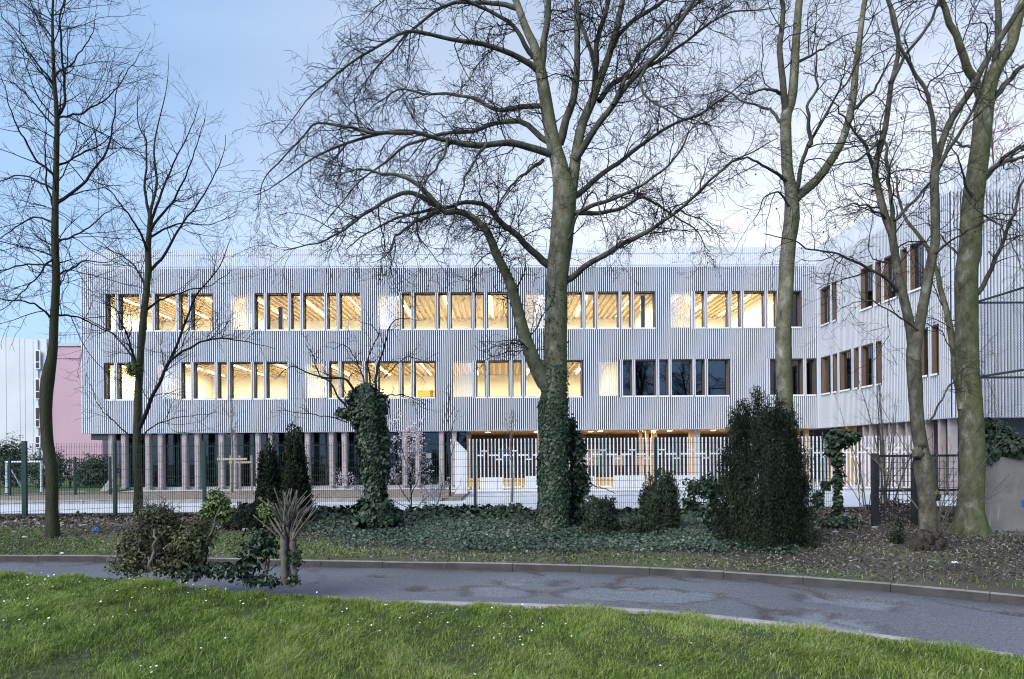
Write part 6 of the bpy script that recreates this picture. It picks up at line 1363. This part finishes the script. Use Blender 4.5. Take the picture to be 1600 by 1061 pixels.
litter = [(39, 840, 4, 'white scrap of paper left of the dark slim tree'), (97, 865, 3.5, 'white scrap of paper near the kerb right of the dark slim tree'), (1478, 855, 5, 'white scrap at the right of the swollen plane foot'), (1491, 880, 6, 'crumpled white paper on the verge below the swollen plane foot'), (1552, 858, 3, 'tiny white scrap below the concrete wall'), (665, 915, 5, 'white scrap of paper lying on the road')]
for i, (px, py, s, lb_) in enumerate(litter):
    z = .10 if px != 665 else -.02; q = G(px, py, z); k = s * q[1] / FPX; o = bm_obj('paper_scrap', rock((q[0], q[1], z + k * .2), (k, k * .7, k * .35), 7 * i + 2), M['paper']); tag(o, lb_, 'litter', 'white scraps of litter')
q = G(1322, 822, .09)
def sheet(c, w_, d, h, seed, m, name, label, cat):
    n = 16; u, v = np.meshgrid(np.linspace(-1, 1, n), np.linspace(-1, 1, n), indexing='ij'); z = h * np.clip(1 - (u * u + v * v) * .75, 0, 1) * (.6 + .5 * smooth_noise(u, v, 5, seed)) + .03 * np.random.default_rng(seed).uniform(0, 1, (n, n)); V = np.stack([c[0] + u * w_ * (1 + .2 * smooth_noise(v, v, 3, seed)), c[1] + v * d, c[2] + z], -1)
    ii = np.arange(n * n).reshape(n, n); o = np_mesh(name, V.reshape(-1, 3), np.stack([ii[:-1, :-1], ii[1:, :-1], ii[1:, 1:], ii[:-1, 1:]], -1).reshape(-1, 4), m); tag(o, label, cat)
sheet((q[0], q[1], .09), .19, .16, .26, 5, M['tarp'], 'plastic_sheet', 'crumpled grey green plastic sheet on the ground beside the iron fence', 'rubbish')
q = G(1332, 826, .09); sheet((q[0], q[1], .09), .10, .09, .10, 8, M['black_metal'], 'rubbish_bag', 'small black bag lying before the crumpled plastic sheet', 'rubbish')
q = G(150, 830, .09); sheet((q[0], q[1], .09), .08, .06, .09, 6, M['bluebag'], 'blue_bag', 'scrap of bright blue plastic on the verge by the fence', 'rubbish')
q = P(254, 812, 17.6); MB().box(X(272, 15.9), X(322, 15.9), 15.85, 15.9, .12, .24).build('red_plank', mat('dark_red_board', (.11, .02, .025), .7)); o = bpy.data.objects['red_plank']; tag(o, 'dark red board lying at the fence foot behind the thicket', 'board')
# memorial-like flower plant by the knotty plane
q = G(1403, 850, .09); t = thing('flower_plant', 'small dark plant with yellow and violet flowers left of the swollen plane foot', 'plant', (q[0], q[1], .05))
g = Geo(); blob(g, P(1402, 838, q[1]), (.13, .12, .14), 420, (.04, .085), 141, 'lance', shell=.2); blob(g, P(1406, 818, q[1]), (.08, .08, .12), 120, (.04, .07), 142, 'lance', shell=.1); g.build('foliage', M['yew'], t, smooth=False, kind='stuff')
for px, py, s, cc in ((1407, 824, 3.6, (.62, .60, .05)), (1402, 815, 2.8, (.55, .50, .70)), (1401, 827, 2.6, (.45, .42, .68)), (1412, 811, 2.6, (.30, .36, .12))):
    c_ = P(px, py, q[1] - .05); k = s * q[1] / FPX; bm_obj('flower', rock(c_, (k, k, k * .8), px), mat('flower_petals', cc, .6), t)
